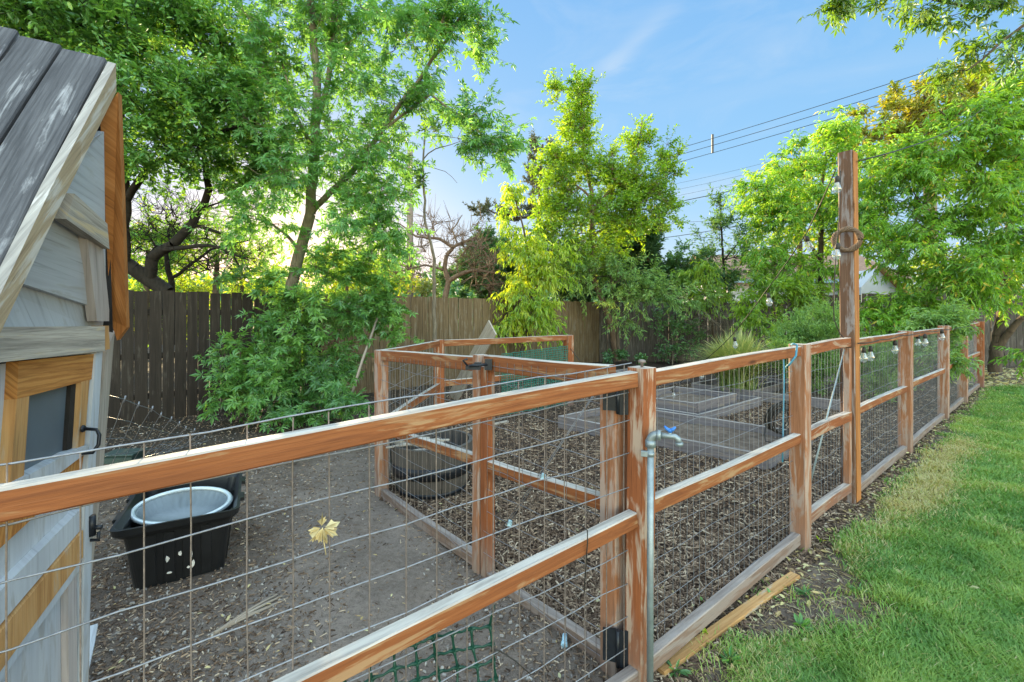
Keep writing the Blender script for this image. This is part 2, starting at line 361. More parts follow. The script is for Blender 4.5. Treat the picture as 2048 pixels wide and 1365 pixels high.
M['clip'] = plain('blue_clip', (.33, .52, .64), .4)
M['darkpole'] = barkmat('utility_pole', (.12, .095, .075), (.26, .21, .17))
M['cable'] = plain('power_cable', (.035, .04, .05), .6)
M['wallwhite'] = plain('white_siding', (.50, .53, .57), .7, 0, .06, 3)
M['roofbrown'] = plain('brown_shingle', (.24, .15, .11), .9, 0, .3, 8)
M['bluemetal'] = plain('blue_flashing', (.28, .40, .55), .5)
M['bark_dark'] = barkmat('dark_bark', (.009, .008, .007), (.030, .026, .023))
M['bark_grey'] = barkmat('grey_bark', (.10, .085, .065), (.26, .225, .18))
M['bark_brown'] = barkmat('brown_bark', (.045, .034, .026), (.12, .09, .065))
M['bark_red'] = barkmat('bleached_bark', (.10, .065, .045), (.24, .17, .125))
M['lf_apple'] = leafmat('apple_leaf', [(0, (.030, .090, .022)), (.45, (.060, .165, .034)), (.85, (.10, .235, .045)), (1, (.20, .33, .05))], .4)
M['lf_maple'] = leafmat('maple_leaf', [(0, (.036, .115, .032)), (.5, (.070, .195, .046)), (1, (.115, .26, .055))], .45)
M['lf_under'] = leafmat('understory_leaf', [(0, (.032, .095, .024)), (.5, (.07, .18, .036)), (1, (.13, .265, .05))], .4)
M['lf_lime'] = leafmat('lime_leaf', [(0, (.11, .22, .018)), (.5, (.21, .30, .020)), (1, (.30, .33, .022))], .5, (1.7, 1.6, .5))
M['lf_elm'] = leafmat('elm_leaf', [(0, (.055, .135, .016)), (.5, (.12, .22, .018)), (1, (.21, .29, .02))], .5, (1.75, 1.65, .4))
M['lf_peach'] = leafmat('peach_leaf', [(0, (.065, .165, .02)), (.5, (.13, .275, .026)), (.93, (.21, .33, .03)), (1, (.34, .30, .05))], .5, (1.8, 1.5, .6))
M['lf_gold'] = leafmat('golden_leaf', [(0, (.10, .18, .018)), (.5, (.19, .25, .018)), (1, (.30, .28, .022))], .5, (1.5, 1.6, .5))
M['lf_olive'] = leafmat('olive_leaf', [(0, (.09, .125, .02)), (.5, (.155, .18, .022)), (1, (.24, .21, .026))], .45, (1.6, 1.5, .5))
M['lf_conifer'] = leafmat('conifer_needles', [(0, (.018, .052, .026)), (.5, (.035, .088, .036)), (1, (.055, .125, .045))], .2)
M['lf_pine'] = leafmat('pine_needles', [(0, (.030, .040, .026)), (.5, (.055, .068, .035)), (1, (.085, .092, .045))], .2)
M['lf_shrub'] = leafmat('shrub_leaf', [(0, (.03, .085, .035)), (.5, (.055, .135, .045)), (1, (.10, .21, .06))], .35)
M['lf_feather'] = leafmat('feathery_leaf', [(0, (.07, .16, .045)), (.5, (.12, .23, .06)), (1, (.19, .30, .08))], .45)
M['lf_straw'] = leafmat('grass_plume', [(0, (.10, .17, .05)), (.5, (.22, .26, .10)), (1, (.36, .34, .17))], .35)
M['grass'] = leafmat('grass_blade', [(0, (.052, .138, .028)), (.4, (.105, .21, .042)), (.7, (.20, .285, .06)), (.8, (.24, .28, .08)), (.88, (.34, .28, .12)), (1, (.46, .36, .19))], .35, (1.5, 1.35, .8), .03)
M['chips'] = rndmat('bark_mulch', [(0, (.046, .030, .022)), (.4, (.118, .078, .055)), (.7, (.205, .142, .100)), (.9, (.34, .25, .175)), (1, (.52, .43, .33))])
M['litter'] = leafmat('fallen_leaf', [(0, (.16, .11, .06)), (.45, (.34, .26, .12)), (.8, (.52, .44, .20)), (1, (.50, .28, .10))], .2, (1, 1, .8), .02)
M['stone'] = rndmat('pebble', [(0, (.10, .09, .085)), (.6, (.24, .22, .21)), (1, (.42, .40, .38))])
# ---------------------------------------------------------------- layout lines
def u_(px): return (px - CX) / F
def R(px): Y = 1.687 / (1.235 - u_(px)); return Vector((u_(px) * Y, Y, 0))          # front fence, right of the corner post
def Lf(px): Y = 2.2427 / (1.546 - u_(px)); return Vector((u_(px) * Y, Y, 0))        # front fence, left of the corner post
PA, PB, PT, PC, PD, PE, PF = (R(p) for p in (1284, 1600, 1702, 1811, 1887, 1925, 1958))
PX, PM, PH = gp(763, 990), gp(960, 1143), gp(1225, 1340)
PK, PN = gp(878, 857), gp(1137, 811)
dR = (PF - PA).normalized(); dG = (PH - PX).normalized()
def s_front(x, y): return ((x - .52) - 1.235 * (y - 1.787)) / 1.589
def t_front(x, y): return (x - .52) * .777 + (y - 1.787) * .629
def s_left(x, y): return ((x - .52) - 1.546 * (y - 1.787)) / 1.841
def lawn_mask(x, y):
    s, t = s_front(x, y), t_front(x, y)
    w = .17 + .30 * np.exp(-((t - 1.25) / .42) ** 2) + .06 * np.exp(-((t - .35) / .3) ** 2) + .12 * (vnoise(x * 5, y * 5, 3) - .5) + .10 * (vnoise(x * 13, y * 13, 13) - .5)
    return np.clip((s - w) / .20 + .5, 0, 1) * np.clip((9.15 + .3 * vnoise(x * 2, y * 2, 5) - y) / .15, 0, 1)
def mulch_mask(x, y):
    g = (x + 1.081) * .769 + (y - 3.688) * .639 + .06 * (vnoise(x * 4, y * 4, 9) - .5)
    g = np.where(y > 3.7, np.minimum(g, x + 1.15), g)
    s = np.minimum(s_front(x, y), 5)
    return np.clip(g / .1 + .5, 0, 1) * np.clip((.14 - s) / .08, 0, 1)
def gz(x, y):
    return .030 * (vnoise(x * .9, y * .9, 1) - .5) + .018 * (vnoise(x * 3.1, y * 3.1, 2) - .5) + .014 * (vnoise(x * 7, y * 7, 4) - .5) * (1 - lawn_mask(x, y) * .5) + .009 * (vnoise(x * 15, y * 15, 14) - .5) * (1 - lawn_mask(x, y))
def gzp(v): return float(gz(np.array([v[0]]), np.array([v[1]]))[0])
# ---------------------------------------------------------------- ground
def build_ground():
    xs = np.concatenate([[-400, -150, -60, -30, -18, -12], np.arange(-8, 12, .055), [13, 16, 22, 32, 60, 150, 400]])
    ys = np.concatenate([[-60, -10, -2], np.arange(.4, 14.5, .055), [15.5, 18, 24, 34, 60, 150, 500]])
    X, Y = np.meshgrid(xs, ys); Z = gz(X, Y)
    far = (X < -8.1) | (X > 12.1) | (Y < .3) | (Y > 14.6); Z = np.where(far, -.01, Z)
    nx, ny = len(xs), len(ys); idx = np.arange(nx * ny).reshape(ny, nx)
    q = np.stack([idx[:-1, :-1], idx[:-1, 1:], idx[1:, 1:], idx[1:, :-1]], -1).reshape(-1, 4)
    x, y = X.ravel(), Y.ravel()
    path = np.exp(-((x + .85 + .25 * (y - 2.6)) / .80) ** 2) * np.clip((5.5 - y) / 2, 0, 1)
    path = np.clip(path * 1.15 + .55 * (vnoise(x * 2.2, y * 2.2, 21) - .5) + .5 * (vnoise(x * 6, y * 6, 22) - .5), 0, 1)
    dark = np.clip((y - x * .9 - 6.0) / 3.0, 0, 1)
    m, nt, n, L = NT('soil')
    def A(k): a = n('ShaderNodeAttribute'); a.attribute_name = k; return a.outputs['Fac']
    tc = n('ShaderNodeTexCoord').outputs['Object']
    f = noise(n, L, tc, 9, 9, .65); f2 = noise(n, L, tc, 60, 6, .7); f3 = noise(n, L, tc, 1.7, 4, .6)
    c = ramp(n, [(.3, (.075, .056, .044)), (.55, (.165, .128, .104)), (.75, (.26, .21, .172))]); L(f, c.inputs[0]); out = c.outputs[0]
    pc = ramp(n, [(.3, (.175, .140, .118)), (.7, (.31, .255, .22))]); L(f3, pc.inputs[0])
    cl_ = noise(n, L, tc, 26, 7, .75, .5); grit = noise(n, L, tc, 150, 3, .7)
    pcol = mixc(n, L, maprange(n, L, cl_, .50, .66, 0, .55), pc.outputs[0], (.085, .068, .058)); pcol = mixc(n, L, maprange(n, L, cl_, .46, .34, 0, .5), pcol, (.33, .28, .245)); pcol = mixc(n, L, maprange(n, L, grit, .60, .72, 0, .6), pcol, (.37, .32, .28)); pcol = mixc(n, L, maprange(n, L, grit, .40, .30, 0, .6), pcol, (.05, .04, .034))
    out = mixc(n, L, A('path'), out, pcol)
    out = mixc(n, L, maprange(n, L, f2, .56, .72, 0, .6), out, (.045, .038, .034))
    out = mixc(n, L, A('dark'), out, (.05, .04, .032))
    mc = ramp(n, [(.35, (.028, .021, .018)), (.7, (.085, .062, .05))]); L(f2, mc.inputs[0]); out = mixc(n, L, A('mulch'), out, mc.outputs[0])
    lc = ramp(n, [(.35, (.055, .060, .026)), (.7, (.115, .115, .055))]); L(f2, lc.inputs[0]); out = mixc(n, L, A('lawn'), out, lc.outputs[0])
    sm = n('ShaderNodeMath'); sm.operation = 'ADD'; L(cl_, sm.inputs[0]); L(f2, sm.inputs[1])
    finish(m, nt, n, L, out, .92, sm.outputs[0], .9, .02, spec=.15)
    M['soil'] = m
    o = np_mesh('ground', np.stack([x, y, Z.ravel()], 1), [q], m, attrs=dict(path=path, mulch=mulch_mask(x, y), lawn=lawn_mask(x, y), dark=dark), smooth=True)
    tag(o, 'packed grey dirt yard running into bark mulch and lawn soil', 'ground', kind='structure')
build_ground()

def in_view(x, y, m=1.22): return (np.abs(x) < y * m)
def chips(name, n, area, sizes, mat, label, cat, mask, seed, flat=.5, rpow=1.0):
    r = np.random.default_rng(seed); x0, x1, y0, y1 = area
    y = np.exp(r.uniform(math.log(y0), math.log(y1), n * 4)); x = r.uniform(-1.2, 1.2, n * 4) * y
    ok = (x > x0) & (x < x1); x, y = x[ok], y[ok]
    keep = r.random(len(x)) < mask(x, y); x, y = x[keep][:n], y[keep][:n]; k = len(x)
    L = r.uniform(*sizes[0], k) * (.7 + .6 * r.random(k)); W = r.uniform(*sizes[1], k); H = r.uniform(*sizes[2], k)
    yaw = r.uniform(0, 6.283, k); pit = r.normal(0, .28 * flat, k); rol = r.normal(0, .35 * flat, k)
    ax = np.stack([np.cos(yaw) * np.cos(pit), np.sin(yaw) * np.cos(pit), np.sin(pit)], 1)
    sd = np.stack([-np.sin(yaw), np.cos(yaw), rol], 1); sd /= np.linalg.norm(sd, axis=1)[:, None]; up = np.cross(ax, sd)
    c = np.stack([x, y, gz(x, y) + H * .5 + r.random(k) * .012 * flat], 1)
    t = np.array([(-1, -.55, -1), (-1, .55, -1), (1, .7, -1), (1, -.4, -1), (-.8, -.45, 1), (-.85, .4, 1), (.85, .5, 1), (.75, -.4, 1)]) * .5
    V = c[:, None] + (t[None, :, 0] * L[:, None])[..., None] * ax[:, None] + (t[None, :, 1] * W[:, None])[..., None] * sd[:, None] + (t[None, :, 2] * H[:, None])[..., None] * up[:, None]
    fq = np.array([(4, 7, 6, 5), (0, 4, 5, 1), (1, 5, 6, 2), (2, 6, 7, 3), (3, 7, 4, 0)])
    Fq = (np.arange(k) * 8)[:, None, None] + fq[None]
    o = np_mesh(name, V.reshape(-1, 3), [Fq.reshape(-1, 4)], mat, attrs=dict(rnd=np.repeat(r.random(k) ** rpow, 8)))
    return tag(o, label, cat, kind='stuff')
chips('bark_mulch', 62000, (-2, 9, 1.7, 9.5), ((.022, .062), (.006, .015), (.003, .008)), M['chips'],
      'shredded brown bark mulch covering the fenced garden', 'mulch', lambda x, y: mulch_mask(x, y), 11, .9)
def yard(x, y):
    p = np.exp(-((x + .75 + .25 * (y - 2.6)) / .55) ** 2) * np.clip((5.5 - y) / 2, 0, 1)
    return np.clip(1 - mulch_mask(x, y), 0, 1) * (s_left(x, y) < .1) * (s_front(x, y) < .02) * np.clip(.95 - p * .85 + .3 * (vnoise(x * 4, y * 4, 33) - .5), .04, 1)
chips('wood_chip_litter', 27000, (-8, 1.5, 1.2, 9), ((.007, .030), (.003, .009), (.002, .005)), M['chips'],
      'scattered wood chips and debris on the grey dirt', 'wood chips', yard, 12, .6, .8)
def strip(x, y): s = s_front(x, y); return ((s > .0) & (lawn_mask(x, y) < .75)).astype(float) * .8 * (y < 13)
chips('strip_chips', 14000, (0, 14, 1.6, 12), ((.010, .034), (.003, .009), (.002, .005)), M['chips'],
      'bark and twig scraps between the fence sill and the lawn', 'wood chips', strip, 13, .6, .8)
chips('straw_bits', 9000, (0, 14, 1.6, 10), ((.02, .07), (.0015, .004), (.001, .003)), M['litter'], 'dry straw and clippings on the worn soil along the lawn edge', 'clippings', lambda x, y: ((s_front(x, y) > .03) & (lawn_mask(x, y) < .97)).astype(float) * .7, 15, .8)
chips('pebbles', 3200, (-8, 2, 1.2, 8), ((.005, .022), (.005, .017), (.004, .011)), M['stone'], 'small grey pebbles lying in the dirt yard', 'pebbles', lambda x, y: yard(x, y) * .9, 14, .5)

LEAF_OVAL = (np.array([(0, 0, 0), (.3, .2, .05), (.68, .19, .03), (1, 0, -.08), (.68, -.19, .03), (.3, -.2, .05)]), np.array([(0, 3, 2, 1), (0, 5, 4, 3)]))
LEAF_LANCE = (np.array([(0, 0, 0), (.28, .12, .04), (.62, .11, .0), (1, 0, -.18), (.62, -.11, .0), (.28, -.12, .04)]), np.array([(0, 3, 2, 1), (0, 5, 4, 3)]))
def _lobed():
    v = [(.12, 0, 0)]; f = []
    for ang, ln, wd in ((0, 1.0, .17), (48, .80, .15), (-48, .80, .15), (105, .52, .12), (-105, .52, .12)):
        c, s = math.cos(math.radians(ang)), math.sin(math.radians(ang)); b = len(v)
        for (l, w, z) in ((.5, wd, .03), (1, 0, -.10), (.5, -wd, .03)): v.append((.12 + ln * .88 * (l * c - w * s), ln * .88 * (l * s + w * c), z))
        f.append((0, b + 2, b + 1, b))
    return np.array(v), np.array(f)
LEAF_LOBED = _lobed()
def nrmz(a): return a / (np.linalg.norm(a, axis=-1, keepdims=True) + 1e-9)
def leaf_mesh(name, tmpl, pos, axis, nrm, size, rnd, mat, parent=None, loc=None):
    T, Fc = tmpl; axis = nrmz(axis); lat = nrmz(np.cross(nrm, axis)); nn = np.cross(axis, lat); k = len(pos)
    V = pos[:, None] + size[:, None, None] * (T[None, :, 0:1] * axis[:, None] + T[None, :, 1:2] * lat[:, None] + T[None, :, 2:3] * nn[:, None])
    Fq = (np.arange(k) * len(T))[:, None, None] + Fc[None]
    return np_mesh(name, V.reshape(-1, 3), [Fq.reshape(-1, Fc.shape[1])], mat, parent, loc, attrs=dict(rnd=np.repeat(rnd, len(T))))
def litter(name, n, sampler, size, label, seed, lo=0., hi=1.):
    r = np.random.default_rng(seed); x, y = sampler(r, n); k = len(x); yaw = r.uniform(0, 6.28, k)
    ax = np.stack([np.cos(yaw), np.sin(yaw), r.normal(0, .25, k)], 1); nm = np.stack([r.normal(0, .4, k), r.normal(0, .4, k), np.ones(k)], 1)
    pos = np.stack([x, y, gz(x, y) + .012 + r.random(k) * .012], 1)
    o = leaf_mesh(name, LEAF_OVAL, pos, ax, nm, r.uniform(size[0], size[1], k), r.uniform(lo, hi, k), M['litter'])
    return tag(o, label, 'fallen leaves', kind='stuff')
def smp_strip(r, n):
    t = r.uniform(.3, 12.2, n); s = np.abs(r.normal(.02, .12, n)) + .02
    return .52 + t * .777 + s * .629, 1.787 + t * .629 - s * .777
litter('fallen_leaves', 1100, smp_strip, (.018, .045), 'dry tan leaves gathered along the foot of the garden fence', 41)
def smp_end(r, n):
    y = r.uniform(9.0, 12.3, n); x = y * r.uniform(1.0, 1.2, n); return x, y
litter('yellow_leaves', 1300, smp_end, (.05, .11), 'yellow leaves heaped on the bare soil past the end of the lawn', 42, .4, 1)
def smp_yard(r, n):
    y = np.exp(r.uniform(math.log(1.5), math.log(9.5), n)); x = y * r.uniform(-1.2, .9, n); ok = s_front(x, y) < -.02; return x[ok], y[ok]
def smp_lawn(r, n):
    y = np.exp(r.uniform(math.log(1.8), math.log(9), n)); x = y * r.uniform(.35, 1.2, n); ok = lawn_mask(x, y) > .9; return x[ok], y[ok]
litter('lawn_leaves', 170, smp_lawn, (.02, .05), 'a few dry tan leaves dropped on the green lawn', 44, .4, 1)
litter('yard_leaves', 420, smp_yard, (.014, .036), 'small faded leaves scattered over the dirt and mulch', 43, .2, .9)
def build_grass():
    r = np.random.default_rng(5); n = 420000
    y = np.exp(r.uniform(math.log(1.1), math.log(9.4), n)); x = y * r.uniform(.2, 1.2, n)
    lm = lawn_mask(x, y); patch = vnoise(x * 6, y * 6, 8)
    t, s = t_front(x, y), s_front(x, y)
    bare = .85 * np.exp(-(((t - 1.25) / .33) ** 2 + ((s - .45) / .14) ** 2))
    keep = r.random(n) < np.where(lm > .95, 1 - bare, np.where(s > .02, (lm ** 1.3 * .9 + .05) * np.clip((patch - .62 + lm) * 3, 0, 1) * (1 - bare), 0)) * (y < 9.4)
    x, y, patch, t, s = x[keep], y[keep], patch[keep], t[keep], s[keep]; k = len(x)
    xr, yr = x * .8 + y * .6, y * .8 - x * .6
    big = .4 * vnoise(xr * 1.6, yr * 1.6, 6) + .35 * vnoise(yr * 3.9, xr * 3.9, 16) + .25 * vnoise(xr * 9, yr * 9, 26); h = (.016 + .026 * r.random(k) + .014 * big) * (.8 + .5 * patch); w = .0021 * (1 + .32 * np.maximum(y - 1.7, 0))
    yaw = r.uniform(0, 6.283, k) * .9 + 3 * vnoise(xr * 4, yr * 4, 7); lean = r.uniform(.25, 1.15, k)
    d = np.stack([np.cos(yaw), np.sin(yaw), np.zeros(k)], 1); sd = np.stack([-np.sin(yaw), np.cos(yaw), np.zeros(k)], 1)
    b = np.stack([x, y, gz(x, y) - .004], 1); H = h[:, None]; z = np.array([0, 0, 1.0])
    m = b + d * H * lean[:, None] * .4 + z * H * .62; tip = b + d * H * lean[:, None] * 1.05 + z * H * .95
    W = w[:, None]
    V = np.stack([b - sd * W, b + sd * W, m - sd * W * .8, m + sd * W * .8, tip], 1)
    i = np.arange(k) * 5
    dry = 1.3 * np.exp(-((s - .30 + .05 * np.sin(t * 3)) / .17) ** 2) * np.clip((t - 2.3) / .8, 0, 1) * np.clip((6.6 - t) / 1.4, 0, 1)
    dry = np.clip(dry + .35 * np.exp(-((s - .25) / .12) ** 2) * (t < 2.6), 0, 1)
    dry = np.maximum(dry, .22 * np.clip((vnoise(xr * 5 + 9, yr * 5, 15) - .72) * 6, 0, 1))
    rnd = np.clip(.62 * (big - .5) * 1.3 + .30 + .26 * (patch - .5) + .30 * r.random(k), 0, .75)
    isdry = r.random(k) < dry * .95 + .035; rnd = np.where(isdry, r.uniform(.80, 1.0, k), rnd)
    o = np_mesh('grass', V.reshape(-1, 3), [np.stack([i, i + 1, i + 3, i + 2], 1), np.stack([i + 2, i + 3, i + 4], 1)], M['grass'], attrs=dict(rnd=np.repeat(rnd, 5)))
    tag(o, 'mown green lawn with a dry straw coloured edge along the fence', 'grass', kind='stuff')
build_grass()

# ---------------------------------------------------------------- wire netting
def wire_net(parent, a, b, zb, zt, sv, zs, r=.0019, mat='wire', wave=.006, seed=0, name='wire_mesh', vmat=None, off=0.0, over=0.0):
    rr = random.Random(seed); a = Vector(a); b = Vector(b); d = (b - a); Ln = d.length; d.normalize(); nrm = Vector((d.y, -d.x, 0))
    mb = MB(); n = max(2, int(Ln / sv)); a0 = a + nrm * off
    for z in zs:
        za, zb_ = (z if isinstance(z, tuple) else (z, z)); m = max(4, int(Ln / .15)); pts = []
        for k in range(m + 1):
            t = k / m; p = a0 + d * (Ln * t) + nrm * rr.uniform(-wave, wave) * .6; p.z = za + (zb_ - za) * t + rr.uniform(-wave, wave); pts.append(p)
        mb.tube(pts, r * 1.1, 4, 0, cap=False)
    for i in range(n + 1):
        t = (i + .5 + rr.uniform(-.08, .08)) / (n + 1); x0 = a0 + d * (Ln * t)
        z0 = zb[0] + (zb[1] - zb[0]) * t; z1 = zt[0] + (zt[1] - zt[0]) * t; m = 6; lean = rr.uniform(-.006, .006)
        mb.tube([x0 + d * (lean * k / m + rr.uniform(-.0016, .0016)) + Vector((0, 0, z0 + (z1 - z0) * k / m)) for k in range(m + 1)], r, 4, 1, cap=False)
    return mb.build(name, [M[mat], M[vmat or mat]], parent)
def rail(parent, a, b, za, zb, h=.06, w=.042, mat='rail', name='rail', warp=.003, seg=8):
    mb = MB(); A = Vector((a[0], a[1], za - h / 2)); B = Vector((b[0], b[1], zb - h / 2)); mb.bar(A, B, w, h, bev=.004, seg=seg, warp=warp)
    return mb.build(name, M[mat], parent)
def post(parent, p, s, z1, mat='post', name='post', d=None, s2=None, lean=(0, 0), z0=-.12):
    mb = MB(); d = dR if d is None else d
    mb.bar(Vector((p[0], p[1], z0)), Vector((p[0] + lean[0], p[1] + lean[1], z1)), s2 or s, s, up=d, bev=.006, seg=6, warp=.0015)
    return mb.build(name, M[mat], parent)

# ---------------------------------------------------------------- front fence
fence = thing('wire_fence', PA, 'long red stained post and rail fence with wire mesh reaching to the lawn end', 'fence')
post(fence, PA + Vector((-.012, 0, 0)), .084, 1.285, 'cornerpost', lean=(.010, 0))
post(fence, PB, .098, 1.305, 'postpale')
post(fence, PC, .112, 1.315, 'postpale'); post(fence, PD, .115, 1.33, 'postpale'); post(fence, PE, .125, 1.33, 'postpale'); post(fence, PF, .145, 1.345, 'post')
PL = Lf(-260); post(fence, PL, .085, 1.19, 'post')
a0 = PA - (PA - PL).normalized() * .050
rail(fence, PL, a0, 1.172, 1.272, .062, .045); rail(fence, PL, a0, .535, .722, .060, .046); rail(fence, PL, a0, .02, .10, .065, .045, 'sill')
def rails(pa, pb, sa, sb, zt=1.275, zm=.735, zl=.11, up=0.0):
    d = (pb - pa).normalized(); a = pa + d * sa; b = pb - d * sb
    rail(fence, a, b, zt, zt + up, .062, .044); rail(fence, a, b, zm + .006, zm - .008, .062, .044); rail(fence, a, b, zl, zl - .015, .07, .045, 'sill')
rails(PA, PB, .036, .049, 1.268, .742, .118, .028)
rails(PT, PC, .07, .056, 1.29, .735, .10, .015); rails(PC, PD, .056, .058, 1.30, .735, .10); rails(PD, PE, .058, .062, 1.305, .735, .10); rails(PE, PF, .062, .072, 1.31, .735, .10, .01)
nz = [.03, .16, .29, .42, .55, .68, .81, .94, 1.07, 1.19]
wire_net(fence, PL, PA - (PA - PL).normalized() * .03, (-.02, .0), (1.205, 1.30), .102, [(z - .06 * (1 - z / 1.2) - .1 * z / 1.2, z) for z in nz] + [(1.205, 1.302)], .0021, seed=1, off=-.028, vmat='rustwire')
wire_net(fence, PA, PB, (.04, .03), (1.25, 1.28), .060, [.1, .17, .25, .34, .45, .56, .70, .85, 1.0, 1.13, 1.22], .0012, seed=2, off=-.026, wave=.008)
for i, (a, b) in enumerate(((PT, PC), (PC, PD), (PD, PE), (PE, PF))):
    wire_net(fence, a, b, (.03, .03), (1.26, 1.27), .062, [.08, .2, .33, .48, .63, .80, .97, 1.13, 1.23], .0017, seed=3 + i, off=-.028, wave=.008)
mb = MB(); c = PA + Vector((0, 0, 1.285)); mb.lathe(c, [(.0, -.01), (.006, -.01), (.006, .016), (.016, .020), (.015, .027), (.008, .031), (0, .032)], 14); mb.build('bolt_cap', M['rustwire'], fence)
# small gate frame between the pale post and the tall post
g2 = thing('gate_frame', (PB + PT) / 2, 'narrow wire gate with bright red frame between the pale post and the tall post', 'gate')
gd = (PT - PB).normalized(); ga = PB + gd * .06; gb = PT - gd * .075
rail(g2, ga, gb, 1.30, 1.315, .072, .045, 'post', 'top_rail'); rail(g2, ga, gb, .735, .735, .075, .045, 'post', 'middle_rail'); rail(g2, ga, gb, .19, .17, .075, .045, 'post', 'bottom_rail')
for nm, p, z in (('stile', gb - gd * .02, 1.23), ('stile', ga + gd * .012, 1.22)):
    mb = MB(); mb.bar(p + Vector((0, 0, .17)), p + Vector((0, 0, z)), .045, .05, up=gd, seg=4); mb.build(nm, M['postpale'], g2)
wire_net(g2, ga, gb, (.14, .14), (1.27, 1.27), .07, [.15, .3, .45, .6, .8, .95, 1.1, 1.22], .0013, seed=12, off=-.03)
mb = MB(); k0 = gb - gd * .10 + Vector((0, 0, 1.225)); k1 = ga + gd * .12 + Vector((0, 0, .36))
for o in (-.014, .014): mb.tube([k0 + gd * o * .3, k1 + gd * o], .0035, 5)
mb.build('brace_cable', M['galv'], g2)
mb = MB(); mb.tube([k1, k1 + (k1 - k0).normalized() * .07], .009, 8); mb.build('turnbuckle', M['clip'], g2)
# tall post
tp = thing('tall_post', PT, 'tall brown timber post rising from the fence with a string of bulbs', 'post')
mb = MB(); mb.bar(PT + Vector((0, 0, -.2)), PT + Vector((-.03, 0, 2.79)), .100, .120, up=dR, bev=.007, seg=10, warp=.003); o = mb.build('timber', M['brownpost'], tp)
mb = MB(); nrm = Vector((.617, -.787, 0)); c = PT + Vector((-.0, 0, .0))
fc = PT - dR * .057 + nrm * .052; fr = PT + dR * .055 + nrm * .0505
mb.prism([fr + Vector((-.002, 0, .02)), PT - dR * .055 + nrm * .0505 + Vector((-.002, 0, .02)), PT - dR * .055 + nrm * .0505 + Vector((-.03, 0, 2.78)), fr + Vector((-.03, 0, 2.78))], nrm * .005, udir=(0, 0, 1)); mb.build('side_face', M['oiled'], tp)
wr = thing('vine_wreath', at(1694, 480, 3.42), 'twisted brown vine wreath hung on the tall timber post', 'wreath')
mb = MB(); wc = at(1694, 480, 3.46); wx = Vector((.79, -.61, 0)).normalized(); rw = .082
for k in range(7):
    ph = k * .9; pts = []
    for i in range(40):
        g = 2 * math.pi * i / 40; rr = rw + .015 * math.cos(g * 4 + ph) + .004 * math.sin(g * 9 + k); oo = .015 * math.sin(g * 4 + ph)
        pts.append(wc + wx * (rr * math.cos(g)) + Vector((0, 0, rr * 1.0 * math.sin(g))) + Vector((-.6, -.8, 0)) * oo)
    mb.tube(pts, .0065, 5, closed=True)
mb.build('vine', M['rope'], wr)

# ---------------------------------------------------------------- swinging gate between latch post and hinge post
gate = thing('garden_gate', PH, 'wide wire garden gate with weathered red frame hinged on the corner post', 'gate')
gl = PM + dG * .075
rail(gate, gl, PH, 1.262, 1.283, .085, .048, 'rail', 'top_rail'); rail(gate, gl, PH, .672, .722, .062, .046, 'rail', 'middle_rail'); rail(gate, gl, PH, .045, .07, .07, .05, 'sill', 'bottom_rail')
def stile(p, s, z0, z1, mat, par, name='stile', d=dG):
    mb = MB(); mb.bar(Vector((p.x, p.y, z0)), Vector((p.x, p.y, z1)), s, s, up=d, bev=.005, seg=5, warp=.0015); return mb.build(name, M[mat], par)
stile(PH + dG * .006, .084, .0, 1.20, 'postpale', gate); stile(gl, .062, .0, 1.20, 'post', gate)
nG = Vector((dG.y, -dG.x, 0))
wire_net(gate, gl, PH + dG * .03, (.01, .03), (1.235, 1.25), .062, [.05, .16, .28, .40, .52, .64, .76, .88, 1.0, 1.12, 1.21], .0013, seed=21, off=.03, wave=.008, vmat='rustwire')
mb = MB(); k0 = gl + dG * .06 + Vector((0, 0, .22)); k1 = PH - dG * .08 + Vector((0, 0, 1.17))
for o in (-.012, .012): mb.tube([k0 + Vector((0, 0, o)), k1 + Vector((0, 0, o * .3))], .0022, 4)
mb.build('brace_cable', M['wire'], gate)
def plate(par, pts, th, mat, name):
    mb = MB(); mb.prism(pts, th, udir=(0, 0, 1)); return mb.build(name, M[mat], par)
# hinges: bent plates on the stile and the corner post
for (yt, yb) in ((770, 822), (1258, 1325)):
    toC = Vector((-.29, -.957, 0)); hp = gp(1228, 1340) + toC * .05
    z1 = at(1230, yt, 1.80).z; z0 = at(1230, yb, 1.80).z
    hx = Vector((.957, -.29, 0))
    h = thing('dummy', hp, None, None); bpy.data.objects.remove(h)
    mb = MB(); c = at(1228, 700, 1.80); c.z = 0
    mb.prism([c + hx * -.045 + Vector((0, 0, z0)), c + hx * .018 + Vector((0, 0, z0)), c + hx * .018 + Vector((0, 0, z1)), c + hx * -.045 + Vector((0, 0, z1 - .004))], toC * -.006, udir=(0, 0, 1))
    mb.prism([c + hx * .018 + Vector((0, 0, z0 - .014)), c + hx * .056 + Vector((0, 0, z0 - .012)), c + hx * .056 + Vector((0, 0, z1 + .004)), c + hx * .018 + Vector((0, 0, z1))], toC * .006, udir=(0, 0, 1))
    o = mb.build('hinge', M['hinge'], gate)
    mb = MB(); q = c + hx * .016 + toC * .008; mb.tube([q + Vector((0, 0, z0 - .01)), q + Vector((0, 0, z1))], .0075, 10); mb.build('hinge_pin', M['hinge'], o)
    for dx, dz in ((-.03, .018), (-.03, -.016), (.042, .018), (.042, -.016)):
        mb = MB(); mb.lathe(c + hx * dx + toC * (.0 if dx < 0 else .006) + Vector((0, 0, (z0 + z1) / 2 + dz)), [(0, .0035), (.004, .003), (.005, 0)], 10, ax=toC); mb.build('screw', M['hinge'], o)
